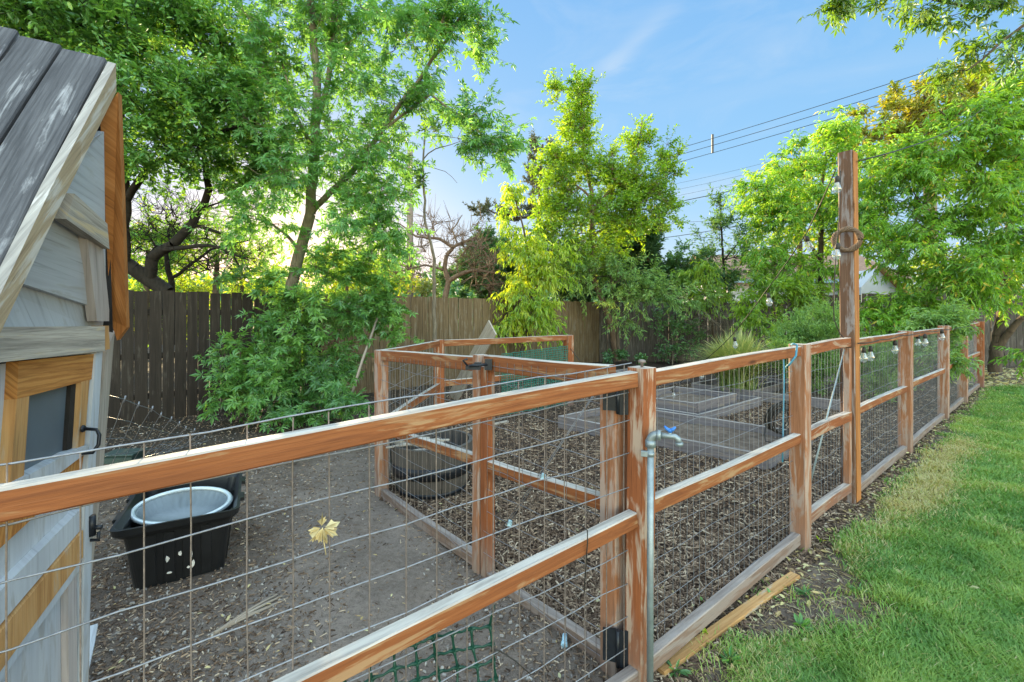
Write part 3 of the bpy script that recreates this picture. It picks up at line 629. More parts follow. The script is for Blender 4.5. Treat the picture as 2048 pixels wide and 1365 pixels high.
# latch post + latch
side = thing('wire_fence', PX, 'short wire fence bay with a half barrel behind it left of the garden gate', 'fence')
post(side, PX, .088, 1.20, 'postpale', d=dG); post(side, PM + dG * .0, .068, 1.262, 'postpale', d=dG)
rail(side, PX + dG * .044, PM - dG * .034, 1.20, 1.252, .085, .048); rail(side, PX + dG * .044, PM - dG * .034, .585, .672, .062, .046); rail(side, PX + dG * .044, PM - dG * .034, .06, .09, .075, .05, 'sill')
wire_net(side, PX, PM, (.03, .03), (1.15, 1.21), .062, [.08, .2, .32, .44, .56, .70, .83, .96, 1.08], .0014, seed=22, off=.03, wave=.008, vmat='rustwire')
mb = MB(); q = at(957, 729, 2.46); hx = Vector((1, -.1, 0))
mb.prism([q + Vector((.035, 0, -.03)), q + Vector((.075, 0, -.03)), q + Vector((.075, 0, .03)), q + Vector((.035, 0, .03))], (0, -.02, 0))
mb.tube([q + Vector((.05, -.015, .0)), q + Vector((-.05, -.03, -.006))], .008, 8)
mb.prism([q + Vector((-.07, 0, -.028)), q + Vector((.012, 0, -.028)), q + Vector((.018, 0, .012)), q + Vector((-.02, 0, .012)), q + Vector((-.04, 0, -.008)), q + Vector((-.07, 0, -.006))], (0, -.024, 0))
mb.tube([q + Vector((-.055, -.012, -.012)), q + Vector((-.085, -.012, .022)), q + Vector((-.06, -.012, .03))], .006, 6)
mb.build('latch', M['hinge'], gate)
# back pen rails
pen = thing('wire_fence', PK, 'orange rail pen fence at the back with two posts before the brown board fence', 'fence')
dK = (PN - PK).normalized(); dXK = (PK - PX).normalized()
post(pen, PK, .105, 1.16, 'post', d=dK); post(pen, PN, .125, 1.15, 'post', d=dK)
rail(pen, PX + dXK * .05, PK - dXK * .05, 1.20, 1.15, .075, .045); rail(pen, PX + dXK * .05, PK - dXK * .05, .62, .60, .08, .045)
rail(pen, PK + dK * .06, PN - dK * .06, 1.155, 1.15, .085, .045); rail(pen, PK + dK * .06, PN - dK * .06, .62, .60, .08, .045)
wire_net(pen, PX, PK, (.02, .02), (1.14, 1.1), .15, [.2, .35, .5, .7, .85, 1.0], .0022, seed=31)
# green netting on the pen
def net(name, pts4, nu, nv, r, mat, label, cat, seed, sag=.02, par=None, n=4):
    a, b, c, d = [Vector(p) for p in pts4]; rr = random.Random(seed); G = {}
    for i in range(nu + 1):
        for j in range(nv + 1):
            s, t = i / nu, j / nv; p = a * (1 - s) * (1 - t) + b * s * (1 - t) + c * s * t + d * (1 - s) * t
            G[i, j] = p + Vector((rr.uniform(-1, 1), rr.uniform(-1, 1), rr.uniform(-1, 1))) * sag * .3
    mb = MB()
    for j in range(nv + 1): mb.tube([G[i, j] for i in range(nu + 1)], r, n, cap=False)
    for i in range(nu + 1): mb.tube([G[i, j] for j in range(nv + 1)], r, n, cap=False)
    o = mb.build(name, M[mat], par, None if par else a)
    return tag(o, label, cat) if par is None else o
q0 = PK + (PN - PK) * .42 + Vector((.02, -.06, 0)); q1 = PN + Vector((-.03, -.08, 0))
net('plastic_netting', (q0 + Vector((0, 0, .05)), q1 + Vector((0, 0, .03)), q1 + Vector((0, 0, .98)), q0 + Vector((0, 0, .92))), 34, 26, .0042, 'greennet2', 'fine teal green netting stretched along the back pen fence', 'netting', 3, .02)
# coarse green netting in the foreground, tied to the left run
def wl(px, py, off): nl = Vector((-.543, .84, 0)); return onplane(px, py, PA + nl * off, nl)
def coarse_net():
    rr = random.Random(4); cols = []
    xs = [690, 740, 785, 828, 868, 905, 944, 980]
    top = {690: 1352, 740: 1320, 785: 1300, 828: 1288, 868: 1273, 905: 1265, 944: 1258, 980: 1250}
    mb = MB(); G = {}
    for i, x in enumerate(xs):
        for j in range(6):
            px = x + j * 4 + rr.uniform(-3, 3); py = top[x] + j * 36 + rr.uniform(-3, 3)
            G[i, j] = wl(px, py, .05 + .012 * math.sin(i * 1.3 + j))
    for i in range(len(xs)):
        for j in range(6):
            if j < 5:
                p, q = G[i, j], G[i, j + 1]; m = (p + q) / 2; mb.tube([p, p.lerp(q, .25), m, p.lerp(q, .75), q], [.0078, .0044, .0034, .0044, .0078], 5)
            if i < len(xs) - 1:
                p, q = G[i, j], G[i + 1, j]; m = (p + q) / 2 + Vector((0, 0, -.004)); mb.tube([p, p.lerp(q, .25), m, p.lerp(q, .75), q], [.0078, .0044, .0034, .0044, .0078], 5)
    t = G[7, 0]; mb.tube([t, t + Vector((.005, 0, .03)), t + Vector((.016, .0, .07))], [.005, .004, .002], 5)
    o = mb.build('plastic_netting', M['greennet'], None, G[0, 0]); tag(o, 'coarse dark green plastic netting tied low on the near fence wires', 'netting')
coarse_net()
zt = MB(); zt.tube([wl(985, 1300, .03), wl(1000, 1302, .02), wl(1030, 1322, .0), wl(1062, 1350, -.03)], [.003, .0026, .002, .0014], 5)
zt.tube([wl(985, 1300, .03), wl(990, 1310, .035), wl(1000, 1302, .02)], .0022, 5)
tag(zt.build('cable_tie', M['cord'], None, wl(985, 1300, .03)), 'black cable tie holding the corner of the coarse green netting', 'cable tie')
# cord tied round the middle rail
ct = MB(); p = Lf(1168); p.z = 0
ct.tube([wl(1152, 1046, .03), wl(1165, 1052, .0) , wl(1175, 1062, -.03), wl(1175, 1085, -.034), wl(1172, 1130, -.02), wl(1168, 1190, .0)], .0022, 6)
tag(ct.build('black_cord', M['cord'], None, wl(1152, 1046, .03)), 'thin black cord looped over the near middle rail by the gate', 'cord')
# dry leaf caught in the wires
def dried_leaf():
    mb = MB(); c0 = wl(645, 1056, -.035); rr = random.Random(11); ex = Vector((.84, .54, 0)); ez = Vector((0, 0, 1)); ey = Vector((-.54, .84, 0))
    for (cx, cz, s, a) in ((-.002, -.004, .036, -100), (-.012, -.010, .030, 225), (.010, -.006, .032, -40), (-.004, .012, .024, 80), (.016, -.002, .026, 5), (-.012, .002, .024, 185), (.0, -.016, .03, -70)):
        n = 9; ca, sa = math.cos(math.radians(a)), math.sin(math.radians(a)); b0 = len(mb.v); mb.v.append(c0 + ex * cx * .4 + ez * cz * .4)
        for k in range(n):
            t = k / (n - 1); g = (t - .5) * 2.2; r_ = s * (1.0 if k % 2 == 0 else .72) * (1 - .35 * abs(t - .5)) * rr.uniform(.85, 1.1); x, z = r_ * math.cos(g), r_ * math.sin(g) * .62
            mb.v.append(c0 + ex * (cx + x * ca - z * sa) + ez * (cz + x * sa + z * ca) + ey * rr.uniform(-.016, .016))
        for k in range(1, n): mb.face((b0, b0 + k, b0 + k + 1), [(0, 0)] * 3)
    mb.tube([c0, wl(648, 1085, -.034), wl(652, 1110, -.033)], .0014, 5)
    tag(mb.build('dried_leaf', M['paleleaf'], None, c0), 'curled pale yellow leaf caught on the near fence wire', 'leaf')
dried_leaf()
# blue clips on the gate wires
for i, (px, py, Yd, lb) in enumerate(((1086, 955, 2.16, 'blue plastic clip on the middle rail of the wide gate'), (1019, 1048, 2.33, 'blue plastic clip low on the gate wires near the latch'))):
    mb = MB(); c = at(px, py, Yd); mb.prism([c + Vector((-.012, 0, -.012)), c + Vector((.010, 0, -.016)), c + Vector((.014, 0, .010)), c + Vector((-.004, 0, .018))], (0, .012, 0)); mb.tube([c + Vector((-.012, -.002, .0)), c + Vector((.004, -.008, .024)), c + Vector((.014, -.002, .004))], .0025, 5)
    tag(mb.build('wire_clip', M['clip'], None, c), lb, 'clip', 'blue clips on the gate')

# ---------------------------------------------------------------- standpipe and tap
sp_c = at(1301, 900, 1.70); tapc = thing('garden_tap', Vector((sp_c.x, sp_c.y, 0)), 'galvanised standpipe strapped to the corner post with blue tap handle', 'tap')
bx, by = sp_c.x, sp_c.y; zt_ = at(1301, 880, 1.70).z
mb = MB(); mb.tube([(bx - .002, by, -.05), (bx, by, zt_ - .01)], .0125, 16); mb.build('pipe', M['galv'], tapc)
mb = MB(); tx = Vector((.93, -.37, 0)); el = []
for k in range(9):
    g = math.radians(90 * k / 8); el.append(Vector((bx, by, zt_ - .005)) + tx * (.026 * (1 - math.cos(g))) + Vector((0, 0, .026 * math.sin(g))))
mb.tube(el, .0165, 14); mb.tube([el[0] - Vector((0, 0, .022)), el[0] + Vector((0, 0, .004))], .0195, 14); mb.tube([el[-1] - tx * .004, el[-1] + tx * .012], .0195, 14); mb.build('elbow', M['galv'], tapc)
sv = el[-1] + tx * .01; mb = MB(); mb.tube([sv, sv + tx * .03, sv + tx * .052, sv + tx * .062 + Vector((0, 0, -.007)), sv + tx * .066 + Vector((0, 0, -.022))], [.0125, .010, .0105, .011, .0115], 12)
mb.tube([sv + tx * .066 + Vector((0, 0, -.020)), sv + tx * .067 + Vector((0, 0, -.032))], .0145, 14); mb.tube([sv + tx * .032, sv + tx * .034 + Vector((0, 0, .016))], .007, 10); mb.build('spout', M['galv'], tapc)
hb = sv + tx * .034 + Vector((0, 0, .014)); mb = MB()
mb.tube([hb, hb + Vector((0, 0, .012))], .008, 10)
for sg in (-1, 1): mb.tube([hb + Vector((0, 0, .007)), hb + tx * (.011 * sg) + Vector((0, 0, .012)), hb + tx * (.020 * sg) + Vector((0, 0, .022))], [.007, .0065, .0035], 10)
mb.build('handle', M['blue'], tapc)
mb = MB(); mb.tube([(bx, by, zt_ - .062), (bx, by, zt_ - .046)], .0148, 14); mb.bar((bx - .034, by + .008, zt_ - .054), (bx - .008, by, zt_ - .054), .016, .022, bev=.002); mb.build('strap', M['galv'], tapc)

# ---------------------------------------------------------------- coop house on the left
hp0 = Vector((-1.63, 1.75, 0)); hn = Vector((.94, .342, 0)).normalized(); hg = Vector((-.342, .94, 0))
def W(px, py, off=0.0): return onplane(px, py, hp0 + hn * off, hn)
hut = thing('chicken_coop', Vector((-1.66, 1.72, 0)), 'small weathered A-frame coop with grey board roof and white painted door', 'coop')
def slab(name, pts, off, th, mat, par=None, udir=None):
    mb = MB(); P = [W(q[0], q[1], q[2] if len(q) > 2 else off) for q in pts]; ud = (P[1] - P[0]) if udir is None else (W(*udir[1], off) - W(*udir[0], off))
    mb.prism(P, hn * th, udir=ud); return mb.build(name, M[mat], par or hut)
wall = slab('wall', [(-200, 655), (190, 655), (140, 1440), (-200, 1440)], -.02, -.9, 'whitepaint', udir=((100, 700), (100, 1300)))
slab('siding', [(193, 262, .135), (199, 600, .03), (199, 622, .02), (-60, 540, .03), (60, 400, .09), (150, 290, .135)], -.03, .020, 'whitepaint', wall, ((100, 590), (190, 612)))
slab('siding', [(199, 618, .015), (203, 668, -.01), (-140, 668, -.01), (-140, 520, .015), (-60, 530, .02)], -.03, .010, 'whitepaint', wall)
slab('lintel', [(-140, 655), (177, 653), (177, 703), (-140, 736)], .0, .05, 'lintel'); slab('lintel_end', [(179, 652), (189, 652), (191, 699), (179, 702)], .0, .045, 'tan', udir=((185, 655), (185, 700)))
door = slab('door', [(-60, 735), (182, 700), (150, 1365), (148, 1440), (-60, 1440)], -.02, .022, 'whitepaint', udir=((100, 700), (100, 1300)))
slab('door_rail', [(12, 724), (169, 709), (164, 760), (8, 800)], .002, .028, 'fresh', door)
slab('window_stile', [(8, 800), (34, 794), (22, 965), (-8, 990)], .002, .028, 'tan', door, ((20, 800), (8, 970)))
slab('window_stile', [(142, 765), (160, 761), (149, 893), (134, 900)], .002, .028, 'tan', door, ((150, 763), (140, 895)))
slab('window_mesh', [(33, 793), (143, 764), (134, 905), (22, 968)], .0, .006, 'mesh', door)
slab('window_reveal', [(132, 769), (142, 765), (134, 898), (123, 902)], .004, .014, 'bark_dark', door)
slab('door_brace', [(148, 893), (148, 906), (-40, 1042), (-40, 985), (20, 955), (113, 906)], .002, .040, 'whitepaint', door)
slab('door_brace', [(149, 903), (142, 950), (-40, 1112), (-40, 1040)], .002, .028, 'fresh', door)
slab('door_brace', [(142, 1020), (142, 1062), (-40, 1270), (-40, 1200)], .002, .028, 'whitepaint', door)
slab('door_brace', [(142, 1064), (142, 1118), (-40, 1360), (-40, 1280)], .002, .034, 'tan', door)
slab('door_brace', [(142, 1121), (140, 1140), (-40, 1385), (-40, 1364)], .002, .03, 'whitepaint', door)
slab('door_edge', [(169, 704), (183, 703), (163, 1016), (150, 1440), (141, 1440), (146, 1016)], .002, .034, 'whitepaint', door, ((170, 710), (145, 1400)))
slab('lower_stile', [(121, 1142), (139, 1120), (140, 1440), (123, 1440)], .003, .02, 'greytrim', door, ((130, 1150), (131, 1400)))
slab('corner_post', [(186, 700), (203, 662), (180, 925), (152, 1175), (146, 1440), (136, 1440), (160, 925)], -.05, .045, 'plank', udir=((190, 700), (150, 1400)))
mb = MB(); h0 = W(165, 858, .036); h1 = W(160, 908, .036); hq = hn * .05
mb.tube([h0, h0 + hq * .8 + Vector((0, 0, -.006)), h0.lerp(h1, .3) + hq, h0.lerp(h1, .7) + hq, h1 + hq * .7, h1], .006, 8); mb.lathe(h0, [(0, .006), (.012, .005), (.013, 0)], 10, ax=hn); mb.lathe(h1, [(0, .006), (.012, .005), (.013, 0)], 10, ax=hn); mb.build('handle', M['hinge'], door)
mb = MB(); b0 = W(163, 1058, .01)
mb.bar(b0 + Vector((0, 0, -.05)), b0 + Vector((0, 0, .05)), .035, .03, up=hn, bev=.003); mb.tube([b0 + hn * .03 + Vector((0, 0, -.03)), b0 + hn * .03 + Vector((0, 0, .045))], .012, 10)
mb.tube([b0 + hn * .035 + Vector((0, 0, .0)), b0 + hn * .06 + Vector((0, 0, -.004))], .008, 8); mb.tube([b0 + hn * .02 + Vector((0, 0, -.045)), b0 + hn * .05 + Vector((0, 0, -.05)), b0 + hn * .05 + Vector((0, 0, -.02))], .006, 8); mb.build('latch', M['hinge'], door)
# roof
RA = at(230, 124, 1.5); rv = Vector((-.281, -.094, .06)).normalized()
def B(px, py): return onplane(px, py, RA, hn)
sl = (B(0, 592) - RA); sl_n = sl.normalized(); rn = sl_n.cross(rv).normalized(); rn = rn if rn.z > 0 else -rn
def ridge_t(px):
    u = u_(px); return (u * RA.y - RA.x) / (rv.x - u * rv.y)
roof = MB(); ts = [ridge_t(p) for p in (213, 121, 35)]; w0 = ts[1] - ts[0]; ts += [ts[2] + w0 * (i + 1) for i in range(5)]
for i in range(len(ts) - 1):
    c = (ts[i] + ts[i + 1]) / 2; w = ts[i + 1] - ts[i] - .011; s0 = RA + rv * c - rn * .018 + rv * 0
    roof.bar(s0 - sl_n * .0, s0 + sl_n * 1.25, w, .026 if i % 2 else .030, up=rn, bev=.004, seg=8, warp=.002)
roofo = roof.build('roof', M['roofgrey'], hut)
mb = MB(); fr = [(232, 128), (233, 183), (126, 400), (0, 668), (-110, 900), (-110, 820), (0, 590), (103, 375)]
mb.prism([B(*p) for p in fr], rv * (ridge_t(214)), udir=sl_n, mi0=1); mb.build('barge_board', [M['barge'], M['bargefront']], hut)
mb = MB(); mb.bar(RA + rv * .05 - rn * .05 + Vector((0, 0, -.01)), RA + rv * 1.0 - rn * .05 + Vector((0, 0, -.01)), .04, .05); mb.build('ridge_beam', M['roofgrey'], hut)
E2 = at(244, 668, 1.80); A2 = at(231, 160, 1.51); fs = (E2 - A2); fnn = Vector((-.7, .6, .45)).normalized()
mb = MB(); mb.prism([A2 + rv * .03, A2 + fs + rv * .03, A2 + fs + rv * .95, A2 + rv * .95], fnn * .03, udir=fs); mb.build('far_roof', M['black_soffit'], hut)
mb = MB(); mb.prism([at(236, 184, 1.505), at(253, 655, 1.79), at(234, 681, 1.79), at(221, 640, 1.785), at(200, 232, 1.50)], Vector((-.35, .9, 0)) * .03, udir=fs); mb.build('barge_board', M['oiled'], hut)
slab('rake_trim', [(149, 462, .09), (182, 470, .09), (199, 620, .03), (199, 643, .02), (174, 643, .02)], .0, .03, 'greytrim', hut, ((150, 462), (190, 640)))
slab('lookout_beam', [(106, 437, .12), (124, 386, .13), (193, 447, .115), (198, 498, .10)], .055, .03, 'lintel', hut, ((110, 420), (195, 480)))
lat = MB(); lat.bar(gp(165, 1375) + Vector((0, 0, .03)), at(188, 1252, 2.02), .028, .014, bev=.002, seg=3, warp=.002)
tag(lat.build('wood_lath', M['whitepaint'], None, gp(165, 1375)), 'white painted lath lying on the dirt by the coop door', 'lath')
# sagging wire sheet behind the coop
def sheet():
    mb = MB(); a = at(176, 775, 2.35); b = at(418, 880, 4.9); G = {}; nu, nv = 12, 8; rr = random.Random(3)
    for i in range(nu + 1):
        s = i / nu; t = a.lerp(b, s) + Vector((0, 0, .05 * math.sin(s * 3.1) * (1 - s))); bt = Vector((t.x - .75 + .1 * s, t.y + .45 - .3 * s, .03))
        for j in range(nv + 1): G[i, j] = t.lerp(bt, j / nv) + Vector((0, 0, -.06 * math.sin(math.pi * j / nv))) + Vector((rr.uniform(-.008, .008),) * 3)
    for j in range(nv + 1): mb.tube([G[i, j] for i in range(nu + 1)], .0032 if j == 0 else .0026, 4, cap=False)
    for i in range(nu + 1): mb.tube([G[i, j] for j in range(nv + 1)], .0022, 4, cap=False)
    for i in range(1, nu): mb.tube([G[i, 0] + Vector((0, 0, -.02)), G[i, 0] + Vector((.008, 0, .0)), G[i, 0] + Vector((.012, 0, .022))], .005, 5)
    tag(mb.build('wire_netting', M['wire'], None, a), 'sagging loose field wire draped to the ground behind the coop', 'wire netting')
sheet()
gb = MB(); c = gp(245, 925); gb.bar(c + Vector((-.12, .0, .04)), c + Vector((.14, .03, .04)), .2, .09, bev=.02); gb.bar(c + Vector((-.14, .0, .095)), c + Vector((.16, .03, .095)), .23, .018, bev=.008)
tag(gb.build('feed_box', plain('dark_teal_plastic', (.03, .055, .05), .5), None, c), 'low dark teal lidded box on the ground under the sagging wire', 'box')

# ---------------------------------------------------------------- tote with foil pan
def tote():
    c1, c2 = gp(262, 1185), gp(448, 1140); wd = (c2 - c1); wdn = wd.normalized(); ld = Vector((-wdn.y, wdn.x, 0)); c1 = Vector((c1.x, c1.y, 0)); Wb, Lb, Ht = wd.length, .62, .37
    o = thing('storage_tote', c1 + wdn * Wb / 2 + ld * Lb / 2, 'open black plastic storage tote with scuffed front on the dirt', 'tote')
    mid = c1 + wdn * Wb / 2 + ld * Lb / 2
    def ring(w, l, z, rad=.05, n=6):
        P = []
        for cx, cy, a0 in ((w / 2 - rad, l / 2 - rad, 0), (-w / 2 + rad, l / 2 - rad, 90), (-w / 2 + rad, -l / 2 + rad, 180), (w / 2 - rad, -l / 2 + rad, 270)):
            for k in range(n + 1):
                g = math.radians(a0 + 90 * k / n); P.append(mid + wdn * (cx + rad * math.cos(g)) + ld * (cy + rad * math.sin(g)) + Vector((0, 0, z)))
        return P
    mb = MB()
    prof = [(0, 0, .0), (.0, .0, .012), (.02, .02, .10), (.055, .055, .25), (.075, .075, .31), (.11, .11, .312), (.15, .15, .335), (.16, .16, Ht), (.13, .13, Ht), (.085, .085, Ht - .035), (.05, .05, .25), (-.02, -.02, .02)]
    rings = [ring(Wb + a, Lb + b, z) for a, b, z in prof]; n = len(rings[0]); base = 0
    for r_ in rings: mb.v += r_
    for k in range(len(rings) - 1):
        for i in range(n):
            j = (i + 1) % n; mb.face((k * n + i, k * n + j, (k + 1) * n + j, (k + 1) * n + i), [(0, 0)] * 4)
    mb.face(tuple(range(n))[::-1], [(0, 0)] * n); mb.face(tuple((len(rings) - 1) * n + i for i in range(n)), [(0, 0)] * n)
    # ribs on the walls
    for s in (-.30, -.1, .1, .30):
        p = mid + wdn * (s * Wb) - ld * (Lb / 2 + .004); mb.bar(p + Vector((0, 0, .02)), p - ld * .032 + Vector((0, 0, .30)), .05, .012, up=ld, bev=.003)
    for s in (-.3, 0, .3):
        for sg in (-1, 1):
            p = mid + ld * (s * Lb) + wdn * (sg * (Wb / 2 + .004)); mb.bar(p + Vector((0, 0, .02)), p + wdn * (.032 * sg) + Vector((0, 0, .30)), .06, .012, up=wdn, bev=.003)
    body = mb.build('bin', M['blackplastic'], o)
    for sg in (-1, 1):
        for s in (-.25, .25): mb = MB(); p = mid + ld * s * Lb + wdn * sg * (Wb / 2 + .085) + Vector((0, 0, Ht - .012)); mb.bar(p - ld * .05, p + ld * .05, .03, .02, bev=.004); mb.build('rim_grip', M['blackplastic'], o)
    # torn label scraps on the front
    rr = random.Random(2); torn = plain('torn_paper', (.6, .6, .58), .8)
    for px, py, w, h in ((335, 1118, .008, .034), (360, 1108, .009, .024), (386, 1126, .010, .036), (338, 1146, .012, .009), (383, 1108, .005, .026), (377, 1134, .007, .013)):
        c = onplane(px, py, mid - ld * (Lb / 2 + .040), -ld); P = [c + wdn * (w * math.cos(g) * rr.uniform(.6, 1.3)) + Vector((0, 0, h * .6 * math.sin(g) * rr.uniform(.6, 1.3))) for g in (0, 1.1, 2.2, 3.3, 4.3, 5.3)]
        mb = MB(); mb.prism(P, -ld * .002); mb.build('label_scrap', torn, o)
    # foil pan
    pc = at(366, 1014, 2.70); po = thing('foil_pan', pc, 'oval aluminium foil roasting pan tilted inside the black tote', 'pan')
    ax = Vector((.06, -.22, .95)).normalized(); xd = Vector((.97, .22, -.02)); nn = 64; mb = MB(); prof = [(.190, -.088), (.198, -.080), (.234, 0), (.262, .002), (.268, .008), (.262, .011), (.231, .005), (.192, -.076), (.0, -.080)]
    x = (xd - ax * xd.dot(ax)).normalized(); y = ax.cross(x)
    for k, (r_, z) in enumerate(prof):
        for i in range(nn):
            g = 2 * math.pi * i / nn; rr_ = r_ + (.006 * math.cos(g * 32) if k in (0, 1, 2, 6, 7) else 0)
            mb.v.append(pc + ax * z + x * (rr_ * 1.0 * math.cos(g)) + y * (rr_ * .66 * math.sin(g)))
    for k in range(len(prof) - 1):
        for i in range(nn):
            j = (i + 1) % nn; mb.face((k * nn + i, k * nn + j, (k + 1) * nn + j, (k + 1) * nn + i), [(0, 0)] * 4, 0, k not in (1, 5))
    mb.face(tuple(range(nn))[::-1], [(0, 0)] * nn); mb.build('pan', M['alu'], po)
    mb = MB(); mb.tube([pc + ax * .011 + x * (.250 * math.cos(2 * math.pi * i / nn)) + y * (.250 * .66 * math.sin(2 * math.pi * i / nn)) for i in range(nn)], .013, 8, closed=True); mb.build('rim', M['alurim'], po)
tote()
# stick, plank, poles
st = MB(); s0, s1 = gp(415, 1280), gp(575, 1200)
for k in range(3): st.bar(s0 + Vector((.01 * k, .008 * k, .012 + .006 * k)), s1 + Vector((-.03 * k, .006 * k, .014 + .004 * k)), .022 - .004 * k, .018, bev=.006, seg=8, warp=.004, taper=.55)
tag(st.build('weathered_stick', M['stick'], None, s0), 'split grey stick lying on the chips in the dirt yard', 'stick')
tb = MB(); t0, t1 = gp(1318, 1352), gp(1590, 1158); tb.bar(t0 + Vector((0, 0, .022)), t1 + Vector((0, 0, .020)), .052, .020, bev=.003, seg=6, warp=.002)
tag(tb.build('loose_board', M['tan'], None, t0), 'loose tan board lying on weeds beside the fence sill', 'board')
lp = MB(); b0 = gp(905, 800); l1 = at(985, 655, 6.75); lp.bar(b0 + Vector((0, 0, .02)), l1, .30, .025, up=Vector((-.3, -.8, .5)), bev=.004, seg=3)
tag(lp.build('leaning_plank', M['plank'], None, b0), 'wide grey plank leaning against the back pen rail', 'plank')
pl = MB(); pl.tube([at(700, 800, 5.9), at(725, 720, 6.1), at(755, 636, 6.4)], [.022, .02, .018], 8)
tag(pl.build('leaning_pole', M['stick'], None, at(700, 800, 5.9)), 'thin bare pole leaning in the maple growth by the fence', 'pole')
# small foot board at the barrel and brown scrap
sb = MB(); sb.bar(gp(935, 862), gp(1015, 845), .05, .05, bev=.004); tag(sb.build('loose_board', M['plank'], None, gp(935, 862)), 'short pale board on the mulch behind the latch post', 'board')
pc_ = MB(); q = gp(1128, 1300); pc_.tube([q + Vector((0, 0, .02)), q + Vector((.01, .05, .03))], .012, 10); pc_.tube([q + Vector((0, -.005, .019)), q + Vector((.002, .012, .022))], .015, 10)
tag(pc_.build('hose_fitting', M['clip'], None, q), 'small blue grey hose fitting on the ground inside the gate', 'hose fitting')

# ---------------------------------------------------------------- half barrel
def barrel():
    c = Vector(((864 - CX) / F * 3.84, 3.84, 0)); o = thing('half_barrel', c, 'dark half barrel planter with pale slats across its top behind the wire', 'barrel')
    mb = MB(); n = 22; prof = [(.285, 0), (.315, .1), (.338, .22), (.348, .32), (.352, .42)]
    for i in range(n):
        g0 = 2 * math.pi * i / n; g1 = 2 * math.pi * (i + .965) / n; b = len(mb.v); u0 = random.random() * 20
        for r_, z in prof + [(r_ - .03, z) for r_, z in reversed(prof)]:
            for g in (g0, g1): mb.v.append(c + Vector((r_ * math.cos(g), r_ * math.sin(g), z)))
        m = len(prof) * 2
        for k in range(m):
            k2 = (k + 1) % m; zz = k * .1; mb.face((b + 2 * k, b + 2 * k + 1, b + 2 * k2 + 1, b + 2 * k2), ((u0 + zz, i * .3), (u0 + zz, i * .3 + .08), (u0 + zz + .1, i * .3 + .08), (u0 + zz + .1, i * .3)))
        mb.face(tuple(b + 2 * k for k in range(m)), [(u0, 0)] * m); mb.face(tuple(b + 2 * k + 1 for k in range(m))[::-1], [(u0, 0)] * m)
    mb.build('staves', M['barrel'], o)
    for z0, z1 in ((.02, .055), (.17, .27)):
        R_ = lambda z: np.interp(z, [q[1] for q in prof], [q[0] for q in prof]) + .004
        mb = MB(); mb.lathe(c, [(R_(z0) - .008, z0), (R_(z0), z0), (R_((z0 + z1) / 2), (z0 + z1) / 2), (R_(z1), z1), (R_(z1) - .008, z1)], 44); mb.build('hoop', M['hinge'], o)
    mb = MB(); mb.lathe(c, [(.32, .26), (0, .27)], 30); mb.build('soil', M['soil'], o)
    mb = MB(); rr = random.Random(5)
    for i in range(9):
        g = rr.uniform(-.5, .9); p = c + Vector((-.10 + rr.uniform(-.12, .12), -.08 + rr.uniform(-.1, .1), .385 + .006 * i)); d = Vector((math.cos(g), math.sin(g), rr.uniform(-.05, .05))); mb.bar(p - d * .15, p + d * .15, .03, .012, bev=.002)
    mb.build('slats', M['lintel'], o)
barrel()

# ---------------------------------------------------------------- raised beds
def bed(name, c, ex, ey, h, label, mat='bed', z0=0.0, th=.042, soil=True, grp='raised garden beds'):
    """c: near corner, ex/ey edge vectors (with length)"""
    o = thing(name, Vector((c.x, c.y, z0)), label, 'garden bed', grp); c = Vector((c.x, c.y, z0)); x, y = ex.normalized(), ey.normalized()
    P = [c, c + ex, c + ex + ey, c + ey]
    for i in range(4):
        a, b = P[i], P[(i + 1) % 4]; d = (b - a).normalized(); ins = Vector((-d.y, d.x, 0)) * (th / 2)
        if ins.dot(ex + ey if i < 2 else -(ex + ey)) < 0 and i in (0,): pass
        cen = c + ex / 2 + ey / 2
        if ins.dot(cen - a) < 0: ins = -ins
        e = .0 if i % 2 == 0 else th + .002
        mb = MB(); mb.bar(a + ins + d * e + Vector((0, 0, h / 2 - .01)), b + ins - d * e + Vector((0, 0, h / 2 - .01)), th, h + .02, bev=.004, seg=5, warp=.002); mb.build('board', M[mat], o)
    if soil:
        n = 14; G = []; mb = MB(); r_ = random.Random(len(label))
        for i in range(n + 1):
            for j in range(n + 1): mb.v.append(c + x * th + y * th + (ex - x * 2 * th) * (i / n) + (ey - y * 2 * th) * (j / n) + Vector((0, 0, h * .36 + r_.uniform(-.016, .016))))
        for i in range(n):
            for j in range(n):
                k = i * (n + 1) + j; f_ = (k, k + n + 1, k + n + 2, k + 1); mb.face(f_, [(0, 0)] * 4, 0, True)
        mb.build('soil', M['soil'], o)
    return o
dP = Vector((-.74, .672, 0)).normalized(); dQ = Vector((.777, .629, 0)).normalized()
bA = gp(1533, 942); bed('raised_bed', bA, gp(1116, 855) - bA, dQ * 1.25, .15, 'large low grey timber bed nearest the fence with bare soil')
bB = gp(1399, 849); bed('raised_bed', bB, dP * 1.25, dQ * 2.0, .13, 'lower frame of the stepped timber bed behind the large bed')
bB2 = bB + dP * .12 + dQ * .14; bed('raised_bed', bB2, dP * 1.0, dQ * 1.25, .14, 'upper frame set inside the stepped timber bed', z0=.11)
bC = gp(1505, 802); bed('raised_bed', bC, gp(1383, 784) - bC, dQ * 1.9, .17, 'timber bed holding the clump of ornamental grass')
bD = gp(1680, 822); bed('raised_bed', bD, dP * 1.5, dQ * 1.5, .16, 'timber bed seen through the narrow red gate')
bE = gp(1765, 790); bed('raised_bed', bE, dP * 1.6, dQ * 1.6, .17, 'timber bed with feathery plants behind the tall post')
bF = gp(1330, 772); bed('raised_bed', bF, dP * 1.3, dQ * 1.0, .2, 'small timber bed farthest back near the grey fence')
